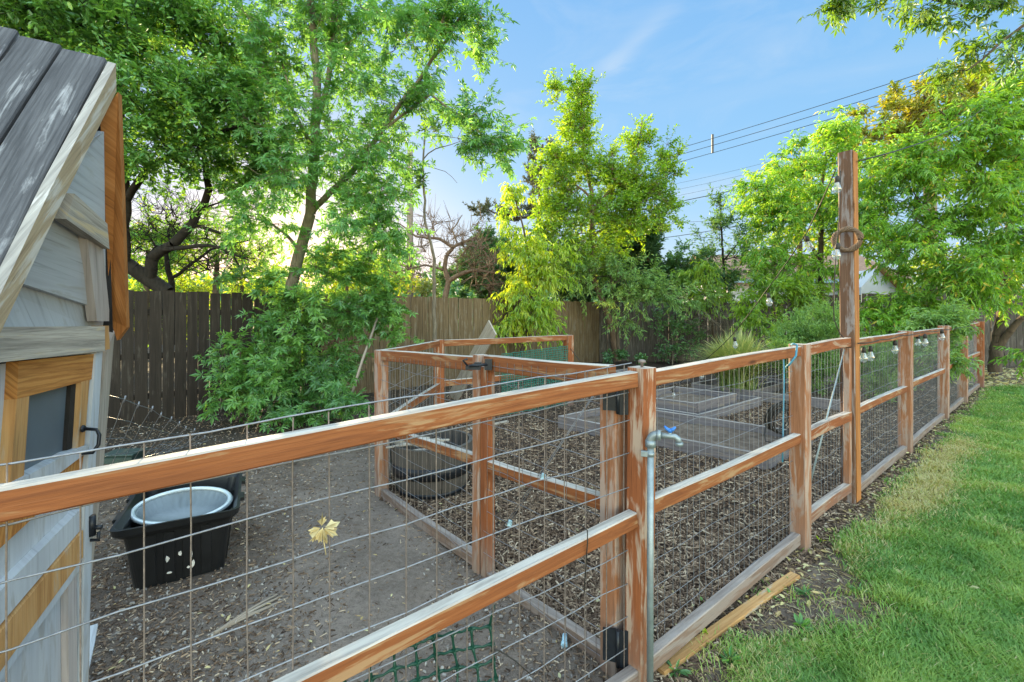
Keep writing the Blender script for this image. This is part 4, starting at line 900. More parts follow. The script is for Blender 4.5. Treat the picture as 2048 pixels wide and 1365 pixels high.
# hose coil
hc = MB(); cc = gp(1563, 868, .14); cc.z = .14; rr = random.Random(8)
for k in range(11):
    r_ = .17 + rr.uniform(-.03, .02); o2 = Vector((rr.uniform(-.02, .02), rr.uniform(-.08, .08), r_ + .01)); tl = rr.uniform(-.2, .2)
    hc.tube([cc + o2 + Vector((r_ * math.cos(g), .25 * r_ * math.cos(g + 1) + tl * .1 * math.sin(g), r_ * math.sin(g))) for g in [2 * math.pi * i / 30 for i in range(30)]], .0075, 6, closed=True)
hc.tube([cc + Vector((-.17, 0, .12)), cc + Vector((-.25, -.1, .02)), cc + Vector((-.35, -.3, .0)), cc + Vector((-.1, -.55, .0))], .0075, 6)
tag(hc.build('wire_coil', M['cord'], None, cc), 'loose upright coil of dark irrigation tubing in the low bed', 'coil')
# blue cord tied near the pale post
bc = MB(); b1 = R(1583); nl2 = Vector((.617, -.787, 0))
def wr_(px, py, off): return onplane(px, py, PA + nl2 * off, nl2)
bc.tube([wr_(1583, 690, -.03), wr_(1586, 688, .03), wr_(1594, 690, .05), wr_(1592, 712, .045), wr_(1580, 728, .03), wr_(1572, 735, .0)], .006, 6)
bc.tube([wr_(1567, 712, -.06), wr_(1568, 760, -.06), wr_(1566, 860, -.06), wr_(1565, 925, -.05)], .005, 6)
tag(bc.build('blue_cord', M['bluecord'], None, wr_(1583, 690, 0)), 'blue cord knotted over the top rail beside the pale post', 'cord')

# ---------------------------------------------------------------- string lights
def bulb(par, p, tilt=(0, 0, -1), s=1.0):
    d = Vector(tilt).normalized(); mb = MB()
    mb.lathe(p, [(0, .0), (.010, .002), (.015, .012), (.018, .020), (.018, .050), (.015, .052)], 12, ax=d, sx=1); b = mb.build('bulb_socket', M['cord'], par)
    mb = MB(); mb.lathe(p, [(.0145, .05), (.020, .066), (.030, .092), (.031, .105), (.026, .122), (.013, .134), (0, .137)], 16, ax=d); mb.build('bulb', M['glass'], b)
    mb = MB(); mb.lathe(p, [(.004, .05), (.004, .085), (.001, .095)], 6, ax=d); mb.build('filament', M['paleleaf'], b)
def cordpts(a, b, sag, n=14): return [a.lerp(b, k / n) + Vector((0, 0, -sag * 4 * (k / n) * (1 - k / n))) for k in range(n + 1)]
sl1 = thing('string_lights', at(1672, 338, 3.45), 'string of clear bulbs sloping from the tall post down into the garden', 'string lights')
ctrl = [(1672, 338, 3.45), (1612, 468, 3.9), (1532, 582, 4.5), (1463, 672, 5.2), (1408, 722, 5.9), (1340, 782, 6.8)]
P = [at(*c) for c in ctrl]; mb = MB(); pts = []
for a, b in zip(P, P[1:]): pts += cordpts(a, b, .012, 6)[:-1]
mb.tube(pts + [P[-1]], .0045, 6); mb.build('cord', M['cord'], sl1)
bulb(sl1, at(1674, 352, 3.44)); bulb(sl1, at(1612, 472, 3.9), (.35, 0, -1)); bulb(sl1, at(1536, 586, 4.5), (.15, 0, -1)); bulb(sl1, at(1469, 674, 5.2), (.1, 0, -1)); bulb(sl1, at(1403, 738, 5.9), (.05, 0, -1)); bulb(sl1, at(1345, 778, 6.7), (.2, 0, -1))
sl2 = thing('string_lights', at(1680, 340, 3.45), 'string of bulbs hanging down the tall post then along the far top rail', 'string lights')
mb = MB(); mb.tube([at(1681, 342, 3.47), at(1679, 430, 3.46), at(1672, 500, 3.45), at(1667, 600, 3.45), at(1668, 640, 3.45), at(1680, 668, 3.47), at(1694, 684, 3.46)], .0042, 6)
prev = None
rl = [(1716, 687), (1760, 680), (1800, 672), (1850, 664), (1890, 660), (1920, 655), (1950, 650)]
Pr = [wr_(x, y, .045) for x, y in rl]; pts = []
for a, b in zip(Pr, Pr[1:]): pts += cordpts(a, b, .01, 4)[:-1]
mb.tube(pts + [Pr[-1]], .0045, 6); mb.build('cord', M['cord'], sl2)
bulb(sl2, at(1676, 486, 3.42), (-.12, 0, -1))
for px, py, o_ in ((1727, 694, -.06), (1741, 692, -.05), (1790, 681, -.06), (1836, 669, -.07), (1850, 668, .05), (1884, 659, .06)): bulb(sl2, wr_(px, py, o_))
ft = gp(1975, 779); ftop = at(1975, 190, 9.0)
fpo = thing('tall_post', Vector((ftop.x, ftop.y, 0)), 'very tall brown post half hidden in leaves past the fence end', 'post'); mb = MB(); mb.bar(Vector((ftop.x, ftop.y, -.1)), ftop, .2, .2, bev=.01, seg=4); mb.build('timber', M['brownpost'], fpo)
sl3 = thing('string_lights', at(1718, 322, 3.5), 'bare light cord strung from the tall post up to the very tall post', 'string lights'); mb = MB(); mb.tube(cordpts(at(1718, 322, 3.5), at(1968, 215, 9.0), .12, 20), .006, 6); mb.build('cord', M['cord'], sl3)
pc2 = MB(); pc2.tube(cordpts(at(1112, 655, 8.5), at(1160, 722, 6.6), .02, 8), .005, 5); tag(pc2.build('black_cord', M['cord'], None, at(1112, 655, 8.5)), 'dark cord slanting down past the end post of the back pen', 'cord')

# ---------------------------------------------------------------- board fences behind
def board_fence(label, a, b, h, mat, bw=.14, seed=0, gap=.006, hv=.03, z0=-.06, rail_side=1, name='board_fence', rails_on=True):
    rr = random.Random(seed); a = Vector(a); b = Vector(b); d = (b - a); Ln = d.length; d.normalize(); nrm = Vector((d.y, -d.x, 0)) * rail_side
    o = thing(name, a, label, 'fence'); mb = MB(); x = 0
    while x < Ln:
        w = bw * rr.uniform(.92, 1.06); p = a + d * (x + w / 2) + nrm * rr.uniform(-.004, .004); hh = h + rr.uniform(-hv, hv) * .5; lean = rr.uniform(-.012, .012)
        mb.bar(p + Vector((0, 0, z0)), p + d * lean + Vector((0, 0, hh)), .018, w - gap * rr.uniform(.4, 2.2), up=d, bev=.003); x += w
    mb.build('boards', M[mat], o)
    for z in (.35, h * .5, h - .3):
        mb = MB(); mb.bar(a - nrm * .035 + Vector((0, 0, z)), b - nrm * .035 + Vector((0, 0, z)), .04, .085); mb.build('rail', M[mat], o)
    x = .3
    while x < Ln:
        p = a + d * x - nrm * .105; mb = MB(); mb.bar(p + Vector((0, 0, -.2)), p + Vector((0, 0, h - .05)), .09, .09, up=d); mb.build('post', M[mat], o); x += 2.4
    return o
def S1(px): Y = 11.279 / (1.0065 - u_(px)); return Vector((u_(px) * Y, Y, 0))
board_fence('shade darkened tall board fence on the left behind the coop and maple', S1(20), S1(640), 1.82, 'fence_shaded', .145, 1, .007)
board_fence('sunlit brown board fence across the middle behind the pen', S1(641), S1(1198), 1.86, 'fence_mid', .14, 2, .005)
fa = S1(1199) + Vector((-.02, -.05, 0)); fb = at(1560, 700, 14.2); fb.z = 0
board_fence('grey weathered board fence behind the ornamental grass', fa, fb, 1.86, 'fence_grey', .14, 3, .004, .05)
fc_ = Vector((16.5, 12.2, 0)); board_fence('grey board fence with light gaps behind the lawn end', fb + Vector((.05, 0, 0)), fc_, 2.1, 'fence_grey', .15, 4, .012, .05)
# ---------------------------------------------------------------- plants
def frust(p0, p1, r0, r1, sides=5):
    p0, p1 = np.asarray(p0), np.asarray(p1); k = len(p0); d = nrmz(p1 - p0)
    ref = np.where(np.abs(d[:, 2:3]) < .9, np.array([[0, 0, 1.0]]), np.array([[1.0, 0, 0]])); x = nrmz(np.cross(ref, d)); y = np.cross(d, x)
    g = np.arange(sides) * 2 * np.pi / sides; ring = x[:, None] * np.cos(g)[None, :, None] + y[:, None] * np.sin(g)[None, :, None]
    V = np.concatenate([p0[:, None] + ring * np.asarray(r0)[:, None, None], p1[:, None] + ring * np.asarray(r1)[:, None, None]], 1)
    i = np.arange(sides); j = (i + 1) % sides; f = np.stack([i, j, j + sides, i + sides], 1)
    return V.reshape(-1, 3), ((np.arange(k) * 2 * sides)[:, None, None] + f[None]).reshape(-1, 4)
def cat_mesh(parts):
    V, Fq, o = [], [], 0
    for v, f in parts: V.append(v); Fq.append(f + o); o += len(v)
    return np.concatenate(V), np.concatenate(Fq)
STY = dict(
    apple=dict(t=LEAF_OVAL, size=.088, nl=13, hang=.1, side=.8, cl=.42, up=.25, m='lf_apple'),
    maple=dict(t=LEAF_LOBED, size=.128, nl=9, hang=.4, side=.9, cl=.55, up=.1, m='lf_maple'),
    under=dict(t=LEAF_LOBED, size=.135, nl=10, hang=.35, side=.8, cl=.45, up=.25, m='lf_under'),
    lime=dict(t=LEAF_LANCE, size=.17, nl=9, hang=.9, side=.6, cl=.5, up=.0, m='lf_lime'),
    elm=dict(t=LEAF_OVAL, size=.105, nl=16, hang=.15, side=.9, cl=.75, up=.45, m='lf_elm'),
    peach=dict(t=LEAF_LANCE, size=.15, nl=15, hang=.6, side=.7, cl=.5, up=.35, m='lf_peach'),
    gold=dict(t=LEAF_OVAL, size=.17, nl=10, hang=.3, side=.8, cl=.7, up=.2, m='lf_gold'),
    olive=dict(t=LEAF_OVAL, size=.16, nl=12, hang=.3, side=.8, cl=.6, up=.3, m='lf_olive'),
    conif=dict(t=LEAF_LANCE, size=.15, nl=26, hang=-.1, side=.5, cl=.5, up=.5, m='lf_conifer'),
    drape=dict(t=LEAF_LANCE, size=.13, nl=20, hang=.35, side=.6, cl=.75, up=.1, m='lf_feather'),
    pine=dict(t=LEAF_LANCE, size=.16, nl=30, hang=-.2, side=.7, cl=.6, up=.8, m='lf_pine'),
    shrub=dict(t=LEAF_OVAL, size=.10, nl=13, hang=.1, side=.8, cl=.4, up=.4, m='lf_shrub'),
    feather=dict(t=LEAF_LANCE, size=.062, nl=26, hang=-.3, side=.6, cl=.34, up=.9, m='lf_feather'),
    over=dict(t=LEAF_LOBED, size=.095, nl=6, hang=.7, side=.8, cl=.24, up=-.1, m='lf_over'),
    bare=dict(t=None, size=.1, nl=0, hang=0, side=0, cl=.6, up=.3, m=None),
)
M['lf_over'] = leafmat('sunlit_maple_leaf', [(0, (.028, .075, .012)), (.5, (.065, .125, .014)), (1, (.15, .19, .018))], .5, (1.5, 1.6, .5))
def tree(name, label, cat, trunks, blobs, style, bark, seed, group=None, twigs=9, jitter=.06, r_tip=.004, mat=None, scale=1.0, size=1.0, tmin=.18):
    r = np.random.default_rng(seed); S = STY[style]
    nodes, par, fix = [], [], []
    for tr, ra, rb in trunks:
        P = [np.array(at(*p)) for p in tr]; L = sum(np.linalg.norm(b - a) for a, b in zip(P, P[1:])); acc = 0
        if nodes: d0 = np.linalg.norm(np.array(nodes) - P[0], axis=1); last = int(d0.argmin())
        else: last = -1
        for a, b in zip(P, P[1:]):
            m = max(1, int(np.linalg.norm(b - a) / .16))
            for k in range(m + (b is P[-1])):
                t = k / m; p = a + (b - a) * t; tt = (acc + np.linalg.norm(b - a) * t) / L
                nodes.append(p + (r.normal(0, .008, 3) if last >= 0 else 0)); par.append(last); fix.append(ra + (rb - ra) * tt); last = len(nodes) - 1
            acc += np.linalg.norm(b - a)
    base = Vector(nodes[0]); root = thing(name, base, label, cat, group)
    ncen, cen, cw = len(nodes), [], []
    for (px, py, Y, rx, ry, rz, nc) in blobs:
        c = np.array(at(px, py, Y)); ax = np.array([rx / F * Y, rz, ry / F * Y]); q = nrmz(r.normal(size=(nc, 3))) * (r.random((nc, 1)) ** (1 / 2.3)); cen.append(c + q * ax)
    C = np.concatenate(cen); C[:, 2] = np.maximum(C[:, 2], .12)
    arr = np.array(nodes); D = np.array([np.linalg.norm(arr - c, axis=1).min() for c in C]); order = np.argsort(D)
    for i in order:
        c = C[i]; arr = np.array(nodes); d = arr - c; dist = np.linalg.norm(d, axis=1) + np.maximum(0, d[:, 2]) * .5; j = int(dist.argmin()); a = arr[j]; ln = np.linalg.norm(c - a)
        m = max(1, int(ln / .3)); last = j; bow = np.array([0, 0, -.10 * ln])
        for k in range(1, m + 1):
            t = k / m; p = a + (c - a) * t + bow * math.sin(math.pi * t) * (1 if style != 'lime' else -1) + (r.normal(0, jitter, 3) * min(1, ln) if k < m else 0); nodes.append(p); par.append(last); fix.append(None); last = len(nodes) - 1
    n = len(nodes); w = np.zeros(n)
    has = np.zeros(n, bool)
    for i in range(n):
        if par[i] >= 0: has[par[i]] = True
    w[~has] = r_tip ** 2.3
    for i in range(n - 1, -1, -1):
        if par[i] >= 0: w[par[i]] += w[i]
    rad = np.maximum(w, 1e-9) ** (1 / 2.3)
    rad = np.array([rad[i] if fix[i] is None else fix[i] for i in range(n)]); arr = np.array(nodes)
    for i in range(n):
        if fix[i] is None and par[i] >= 0: rad[i] = min(rad[i], rad[par[i]] * .85)
    e = np.array([i for i in range(n) if par[i] >= 0]); pe = np.array([par[i] for i in e])
    tk = [frust(arr[pe], arr[e], np.where(np.array([fix[i] is None and fix[p_] is not None for i, p_ in zip(e, pe)]), rad[e] * 1.15, rad[pe]), rad[e], 7)]
    # twigs
    k = len(C) * twigs; cc = np.repeat(C, twigs, 0); bc = C.mean(0); out = nrmz(cc - np.array([base.x, base.y, 0]) - np.array([0, 0, bc[2] * .8]))
    dr = nrmz(r.normal(size=(k, 3)) + out * .55 + np.array([0, 0, S['up']])); L = S['cl'] * scale * r.uniform(.45, 1.15, k)
    tip = cc + dr * L[:, None] + np.array([0, 0, -1]) * (S['hang'] * .35 * L)[:, None]; tip[:, 2] = np.maximum(tip[:, 2], .06)
    tk.append(frust(cc, tip, np.full(k, r_tip * .8), np.full(k, r_tip * .3), 3))
    V, Fq = cat_mesh(tk); np_mesh('trunk' if cat in ('tree',) else 'stem', V, [Fq], M[bark], root, smooth=True)
    if S['t'] is not None:
        nl = S['nl']; m = k * nl; t = (np.tile((np.arange(nl) + .5) / nl, k) * (1 - tmin) + tmin); ci = np.repeat(np.arange(k), nl)
        pos = cc[ci] + (tip - cc)[ci] * t[:, None] + r.normal(0, .018, (m, 3)); td = nrmz(tip - cc)[ci]
        lat = nrmz(np.cross(td, np.array([0, 0, 1.0]) + r.normal(0, .5, (m, 3)))) * np.where(np.arange(m) % 2, 1, -1)[:, None]
        axis = td * .6 + lat * S['side'] + np.array([0, 0, -S['hang']]) + r.normal(0, .28, (m, 3))
        nm = np.array([0, 0, 1.0]) + r.normal(0, .55, (m, 3)) + out[ci] * .25
        cl = np.repeat(r.random(len(C)), twigs)[ci]; rnd = np.clip(.55 * cl + .45 * r.random(m), 0, 1)
        if style == 'peach': rnd = np.where(r.random(m) < .03, 1.0, rnd * .9)
        leaf_mesh('crown' if cat in ('tree',) else 'foliage', S['t'], pos, axis, nm, S['size'] * size * r.uniform(.6, 1.15, m), rnd, M[mat or S['m']], root)
    return root
# --- apple tree behind the left fence, limbs over the coop
tree('apple_tree', 'big leaning dark limbed tree with small oval leaves above the coop and dark fence', 'tree',
     [([(352, 690, 7.2), (335, 585, 7.2), (292, 555, 7.1), (240, 520, 6.9), (150, 430, 6.6), (40, 300, 6.2)], .14, .07), ([(300, 560, 7.1), (305, 515, 7.0), (350, 485, 6.9), (385, 450, 6.9), (420, 380, 6.8), (400, 250, 6.6)], .09, .03),
      ([(250, 520, 6.9), (255, 400, 6.7), (300, 330, 6.5), (380, 290, 6.3), (480, 250, 6.2)], .07, .02), ([(255, 400, 6.7), (240, 250, 6.4), (260, 100, 6.2)], .06, .02), ([(330, 500, 6.9), (420, 490, 6.8), (500, 520, 6.7)], .04, .012), ([(385, 450, 6.9), (450, 470, 7), (490, 560, 7)], .03, .01)],
     [(140, 60, 6.2, 150, 80, 1.0, 56), (300, 90, 6.2, 170, 110, 1.1, 70), (420, 60, 6.6, 120, 80, .9, 34), (330, 220, 6.2, 170, 100, 1.1, 70), (440, 250, 6.4, 110, 100, .9, 38), (330, 330, 6.3, 130, 50, .9, 22), (460, 360, 6.6, 80, 50, .7, 11), (60, 40, 5.8, 90, 60, .8, 26)],
     'apple', 'bark_dark', 101, twigs=11)
tree('bare_thicket', 'tangle of dark bare twigs under the leaning tree above the dark fence', 'tree',
     [([(352, 640, 7.6), (340, 560, 7.5), (330, 500, 7.4)], .07, .03), ([(340, 560, 7.5), (420, 500, 7.4), (500, 480, 7.3)], .03, .01), ([(330, 500, 7.4), (400, 420, 7.3), (460, 400, 7.2)], .03, .01)],
     [(390, 460, 7.2, 150, 90, .6, 100), (300, 440, 7.1, 80, 80, .5, 46), (450, 540, 7.2, 80, 40, .4, 30)], 'bare', 'bark_dark', 102, twigs=4, r_tip=.0048, jitter=.1, scale=.8)
# --- maple by the fence
tree('maple_tree', 'tall grey trunked maple with lobed leaves growing by the dark fence', 'tree',
     [([(560, 800, 6.9), (575, 650, 6.9), (582, 575, 6.9), (603, 490, 6.85), (620, 430, 6.8), (628, 308, 6.7), (634, 180, 6.6), (624, 20, 6.5), (615, -120, 6.4)], .105, .04), ([(620, 425, 6.8), (660, 385, 6.6), (705, 345, 6.4), (760, 265, 6.2), (880, 100, 6.0), (930, 20, 5.9)], .05, .015),
      ([(632, 250, 6.7), (655, 170, 6.7), (667, 60, 6.7), (672, -80, 6.6)], .045, .03), ([(628, 300, 6.7), (585, 220, 6.5), (560, 100, 6.4)], .03, .01), ([(600, 500, 6.85), (572, 470, 6.7), (520, 430, 6.5)], .03, .01), ([(760, 265, 6.2), (860, 190, 6.1), (930, 240, 6.0), (1000, 300, 6.0)], .022, .008)],
     [(560, 60, 6.4, 90, 80, .8, 9), (700, 60, 6.5, 120, 80, .9, 13), (830, 60, 6.0, 110, 60, .6, 11), (930, 40, 5.9, 70, 45, .4, 9), (700, 190, 6.3, 120, 90, .9, 15), (560, 250, 6.3, 90, 100, .7, 11), (850, 190, 6.1, 90, 40, .3, 7), (930, 250, 6.0, 45, 35, .2, 6), (985, 290, 6.0, 36, 25, .2, 4),
      (710, 320, 6.2, 110, 70, .8, 16), (560, 350, 6.2, 60, 80, .6, 8), (750, 410, 6.3, 80, 70, .6, 12), (510, 420, 6.3, 50, 60, .5, 6), (735, 470, 6.3, 70, 70, .6, 10), (540, 150, 6.5, 60, 100, .5, 10), (600, 40, 6.7, 70, 60, .5, 8), (640, 120, 6.9, 60, 90, .5, 6), (520, 300, 6.6, 50, 80, .5, 7)],
     'maple', 'bark_grey', 103, twigs=8)
tree('maple_shrub', 'dense bushy maple suckers with dark lobed leaves covering the foot of the fence', 'shrub',
     [([(600, 830, 6.4), (590, 720, 6.4), (580, 640, 6.4)], .02, .008), ([(600, 830, 6.4), (640, 740, 6.3), (690, 640, 6.3)], .018, .006), ([(600, 830, 6.4), (540, 780, 6.2), (480, 720, 6.1)], .018, .006)],
     [(550, 640, 6.4, 45, 50, .4, 5), (660, 620, 6.4, 90, 45, .6, 13), (740, 605, 6.5, 65, 50, .5, 11), (570, 735, 6.1, 75, 50, .5, 13), (640, 715, 6.2, 60, 50, .4, 9), (490, 770, 6.0, 55, 30, .4, 7), (585, 808, 5.9, 60, 18, .4, 6), (690, 797, 5.7, 36, 14, .3, 4), (475, 715, 6.2, 30, 30, .3, 3), (770, 655, 6.6, 36, 26, .3, 3), (690, 545, 6.5, 80, 50, .6, 10), (510, 560, 6.6, 40, 45, .5, 4)],
     'under', 'bark_brown', 104, twigs=7)
# --- slender sapling
tree('sapling', 'slender nearly bare sapling standing alone before the brown fence', 'tree',
     [([(868, 740, 9.0), (869, 600, 9.0), (868, 520, 9.0), (862, 490, 9.0), (850, 440, 9.0), (846, 330, 9.0), (850, 255, 9.0)], .045, .016), ([(846, 320, 9), (870, 298, 8.9), (920, 285, 8.8)], .014, .006), ([(850, 440, 9), (838, 480, 9), (835, 500, 9)], .012, .006), ([(848, 330, 9), (890, 345, 8.9), (915, 365, 8.8)], .008, .004)],
     [(840, 370, 9.0, 30, 50, .2, 5), (860, 260, 8.9, 40, 30, .2, 4)], 'shrub', 'bark_grey', 105, twigs=5, r_tip=.003)
# --- dead tree behind the brown fence
tree('dead_tree', 'crooked leafless dead tree rising behind the brown fence', 'tree',
     [([(889, 680, 13), (890, 592, 13), (897, 563, 13), (889, 535, 13), (893, 511, 13), (908, 493, 13), (950, 476, 13)], 0.124, 0.035), ([(897, 563, 13), (920, 550, 12.9), (945, 541, 12.8), (1000, 547, 12.6)], 0.074, 0.021), ([(905, 495, 13), (880, 478, 13), (833, 474, 12.9), (797, 447, 12.8)], 0.056, 0.017), ([(915, 492, 13), (905, 460, 13), (925, 430, 13)], 0.031, 0.010), ([(889, 540, 13), (850, 530, 13), (790, 545, 13)], 0.037, 0.014), ([(930, 545, 12.8), (985, 530, 12.7), (960, 490, 12.7)], 0.031, 0.010)],
     [(900, 470, 13, 80, 50, .8, 50), (950, 520, 12.8, 70, 40, .8, 40), (820, 530, 13, 70, 40, .8, 36), (970, 560, 12.7, 40, 25, .5, 14)], 'bare', 'bark_red', 106, twigs=6, r_tip=.010, jitter=.16)
# --- drooping lime tree, lit by the low sun
tree('drooping_sapling', 'sunlit yellow green sapling with drooping narrow leaves before the brown fence', 'tree',
     [([(1035, 760, 10.9), (1045, 700, 10.9), (1060, 640, 10.9), (1062, 560, 10.9), (1050, 470, 10.9), (1032, 400, 10.9)], .05, .018), ([(1060, 600, 10.9), (1090, 540, 10.8), (1120, 520, 10.8)], .02, .008), ([(1060, 640, 10.9), (1010, 620, 10.8)], .02, .008)],
     [(1030, 420, 10.9, 22, 60, .3, 9), (1045, 490, 10.9, 45, 50, .5, 16), (1075, 545, 10.9, 65, 50, .6, 22), (1050, 600, 10.8, 60, 30, .5, 16), (1030, 640, 10.7, 60, 26, .4, 13), (1085, 625, 10.8, 30, 24, .3, 6), (1110, 520, 10.9, 40, 35, .4, 8)],
     'lime', 'bark_brown', 107, twigs=7)
tree('elm_tree', 'upright feathery elm with yellow green tips reaching highest above the middle fence', 'tree',
     [([(1236, 722, 13.2), (1222, 650, 13.2), (1205, 600, 13.2), (1188, 560, 13.2), (1183, 480, 13.2), (1186, 400, 13.2), (1170, 320, 13.2), (1160, 240, 13.2), (1168, 160, 13.2)], .11, .025), ([(1186, 420, 13.2), (1240, 360, 13.1), (1275, 300, 13.1), (1285, 240, 13)], .05, .014), ([(1188, 470, 13.2), (1270, 420, 13), (1330, 340, 12.9)], .04, .012), ([(1186, 400, 13.2), (1130, 350, 13.1), (1110, 320, 13.1)], .04, .012)],
     [(1164, 190, 13.2, 22, 50, .5, 18), (1152, 260, 13.2, 40, 45, .7, 30), (1145, 340, 13.1, 70, 50, 1.0, 49), (1275, 290, 13.1, 26, 45, .5, 17), (1265, 370, 13, 60, 50, 1.0, 42), (1335, 330, 12.9, 22, 45, .4, 13), (1200, 430, 13.1, 110, 45, 1.2, 68), (1110, 450, 13.1, 50, 40, .8, 26), (1112, 190, 13.2, 8, 30, .2, 5), (1310, 410, 12.9, 40, 30, .5, 16), (1180, 500, 13.0, 80, 40, .9, 42), (1215, 360, 13.1, 50, 50, .9, 18), (1120, 390, 13.0, 50, 40, .8, 16), (1290, 450, 12.9, 60, 36, .8, 16), (1100, 500, 12.9, 50, 40, .8, 14)],
     'elm', 'bark_red', 108, twigs=8, r_tip=.006, scale=.72)
tree('feathery_shrub', 'soft green drooping mass of fine foliage spilling over the fence below the elm', 'shrub',
     [([(1240, 720, 12.6), (1230, 620, 12.6), (1220, 540, 12.6)], .06, .02), ([(1240, 720, 12.6), (1300, 600, 12.4), (1360, 560, 12.2)], .03, .01)],
     [(1170, 545, 12.7, 50, 40, .6, 12), (1240, 550, 12.5, 70, 40, .7, 16), (1320, 590, 12.3, 60, 18, .5, 9), (1240, 600, 12.6, 36, 20, .5, 6), (1380, 592, 12.2, 45, 8, .4, 3), (1255, 640, 12.5, 14, 20, .2, 2)],
     'drape', 'bark_brown', 109, twigs=7, r_tip=.006)
tree('juniper', 'dense dark green conifer standing behind the elm', 'tree',
     [([(1230, 680, 16), (1230, 560, 16), (1235, 430, 16)], .2, .05)],
     [(1250, 490, 16, 70, 45, 1.4, 36), (1200, 550, 16, 80, 50, 1.3, 38), (1290, 540, 16, 55, 60, 1.3, 34), (1150, 570, 16, 50, 40, 1, 18)], 'conif', 'bark_brown', 110, twigs=9, r_tip=.01, size=1.5)
tree('pine_tree', 'brownish pine with upright tufts half hidden behind the elm', 'tree',
     [([(1075, 680, 20), (1075, 500, 20), (1080, 380, 20), (1085, 290, 20)], .2, .05), ([(1078, 430, 20), (1020, 440, 19.8), (965, 415, 19.6)], .08, .03)],
     [(1066, 300, 20, 5, 28, .3, 5), (1102, 312, 20, 5, 28, .3, 5), (1075, 370, 20, 30, 36, .8, 10), (975, 425, 19.6, 26, 12, .6, 6), (1020, 440, 19.8, 36, 14, .7, 7), (1080, 430, 20, 45, 30, 1.1, 10)], 'pine', 'bark_brown', 111, twigs=6, r_tip=.012)
tree('dark_shrub', 'dark rounded evergreen behind the dead tree', 'tree', [([(980, 660, 17), (980, 560, 17), (975, 500, 17)], .12, .04)],
     [(975, 520, 17, 50, 50, 1.3, 34), (950, 560, 17, 60, 40, 1.3, 26), (1010, 570, 17, 40, 40, 1.0, 18)], 'conif', 'bark_brown', 112, twigs=8, r_tip=.01, size=1.4, mat='lf_shrub')
# --- backdrop trees beyond the dark fence
for i, (px, py, Y, rx, ry, n_, st, lb) in enumerate([
    (330, 590, 15, 110, 70, 34, 'gold', 'glowing yellow green tree behind the dark fence and bare twigs'), (480, 560, 17, 90, 70, 30, 'lime', 'bright lime tree behind the dark fence between the two big trees'), (690, 560, 16, 90, 60, 30, 'gold', 'golden backlit tree behind the fence and the maple'),
    (290, 500, 13, 90, 70, 40, 'peach', 'green backlit tree close behind the coop gable and dark limbs'), (430, 500, 14, 110, 60, 40, 'elm', 'leafy yellow green tree seen through the bare twig tangle'),
    (770, 545, 19, 50, 70, 16, 'gold', 'thin golden tree beside the utility pole beyond the fence'), (840, 580, 22, 70, 22, 14, 'olive', 'low olive tree far behind the dead tree')]):
    tree('distant_tree', lb, 'tree', [([(px, 690, Y), (px, 620, Y), (px + 6, py, Y)], .14, .05)], [(px, py, Y, rx, ry, 1.6, n_)], st, 'bark_brown', 120 + i, 'trees beyond the left fence', twigs=8, r_tip=.01, scale=1.1, size=1.1)
# --- middle right shrubs beyond the grey fence
tree('background_shrub', 'dense dark shrub behind the grey fence right of the conifer', 'shrub', [([(1380, 680, 15.5), (1380, 600, 15.5), (1370, 540, 15.5)], .08, .03)],
     [(1360, 545, 15.5, 70, 45, 1.2, 40), (1420, 580, 15.3, 60, 34, 1, 26), (1330, 590, 15.3, 60, 25, 1, 18)], 'shrub', 'bark_dark', 130, twigs=10, r_tip=.008, size=1.3, scale=1.4)
tree('sparse_tree', 'sparse dark leaved small tree showing sky between its twigs left of the string lights', 'tree', [([(1450, 680, 15), (1450, 600, 15), (1445, 500, 15), (1440, 410, 15)], .07, .02), ([(1448, 520, 15), (1500, 460, 15), (1520, 420, 15)], .03, .01)],
     [(1440, 420, 15, 20, 50, .5, 8), (1450, 490, 15, 60, 50, .9, 20), (1500, 440, 15, 40, 40, .7, 10), (1480, 545, 15, 60, 30, .8, 12)], 'shrub', 'bark_dark', 131, twigs=7, r_tip=.007, size=1.15, scale=1.3)
tree('yellow_shrub', 'small yellow green maple shrub leaning over the grey fence', 'shrub', [([(1430, 690, 13.4), (1420, 620, 13.4), (1410, 560, 13.4)], .04, .015)],
     [(1400, 555, 13.4, 45, 22, .5, 12), (1430, 590, 13.3, 40, 24, .5, 10)], 'lime', 'bark_brown', 132, twigs=7, r_tip=.006, mat='lf_elm')
# --- right hand trees
tree('peach_tree', 'bright green tree with gold lit left edge behind the tall post', 'tree',
     [([(1638, 700, 12.4), (1640, 600, 12.4), (1642, 500, 12.4), (1640, 400, 12.4), (1655, 280, 12.4)], .10, .03), ([(1642, 520, 12.4), (1590, 450, 12.2), (1530, 400, 12)], .05, .014), ([(1641, 440, 12.4), (1690, 380, 12.5), (1720, 300, 12.6)], .05, .015), ([(1640, 600, 12.4), (1610, 560, 12.2), (1560, 560, 12)], .04, .012)],
     [(1530, 390, 12, 50, 50, .8, 19), (1560, 450, 12, 70, 50, .9, 26), (1600, 350, 12.2, 70, 60, 1, 32), (1660, 280, 12.4, 60, 50, 1, 25), (1640, 430, 12.2, 80, 60, 1, 30), (1720, 330, 12.6, 60, 70, 1, 26), (1700, 470, 12.4, 60, 60, 1, 22), (1540, 520, 11.9, 50, 40, .7, 15), (1620, 540, 12, 70, 35, .8, 18)],
     'peach', 'bark_brown', 140, twigs=7, r_tip=.006)
tree('golden_tree', 'golden leaved tree glowing behind the gap beside the tall post', 'tree', [([(1600, 700, 17), (1600, 560, 17), (1600, 400, 17)], .15, .05)],
     [(1570, 390, 17, 60, 45, 1.2, 24), (1640, 440, 17, 60, 60, 1.2, 20), (1560, 480, 17, 40, 40, 1, 12)], 'gold', 'bark_brown', 141, twigs=7, r_tip=.01)
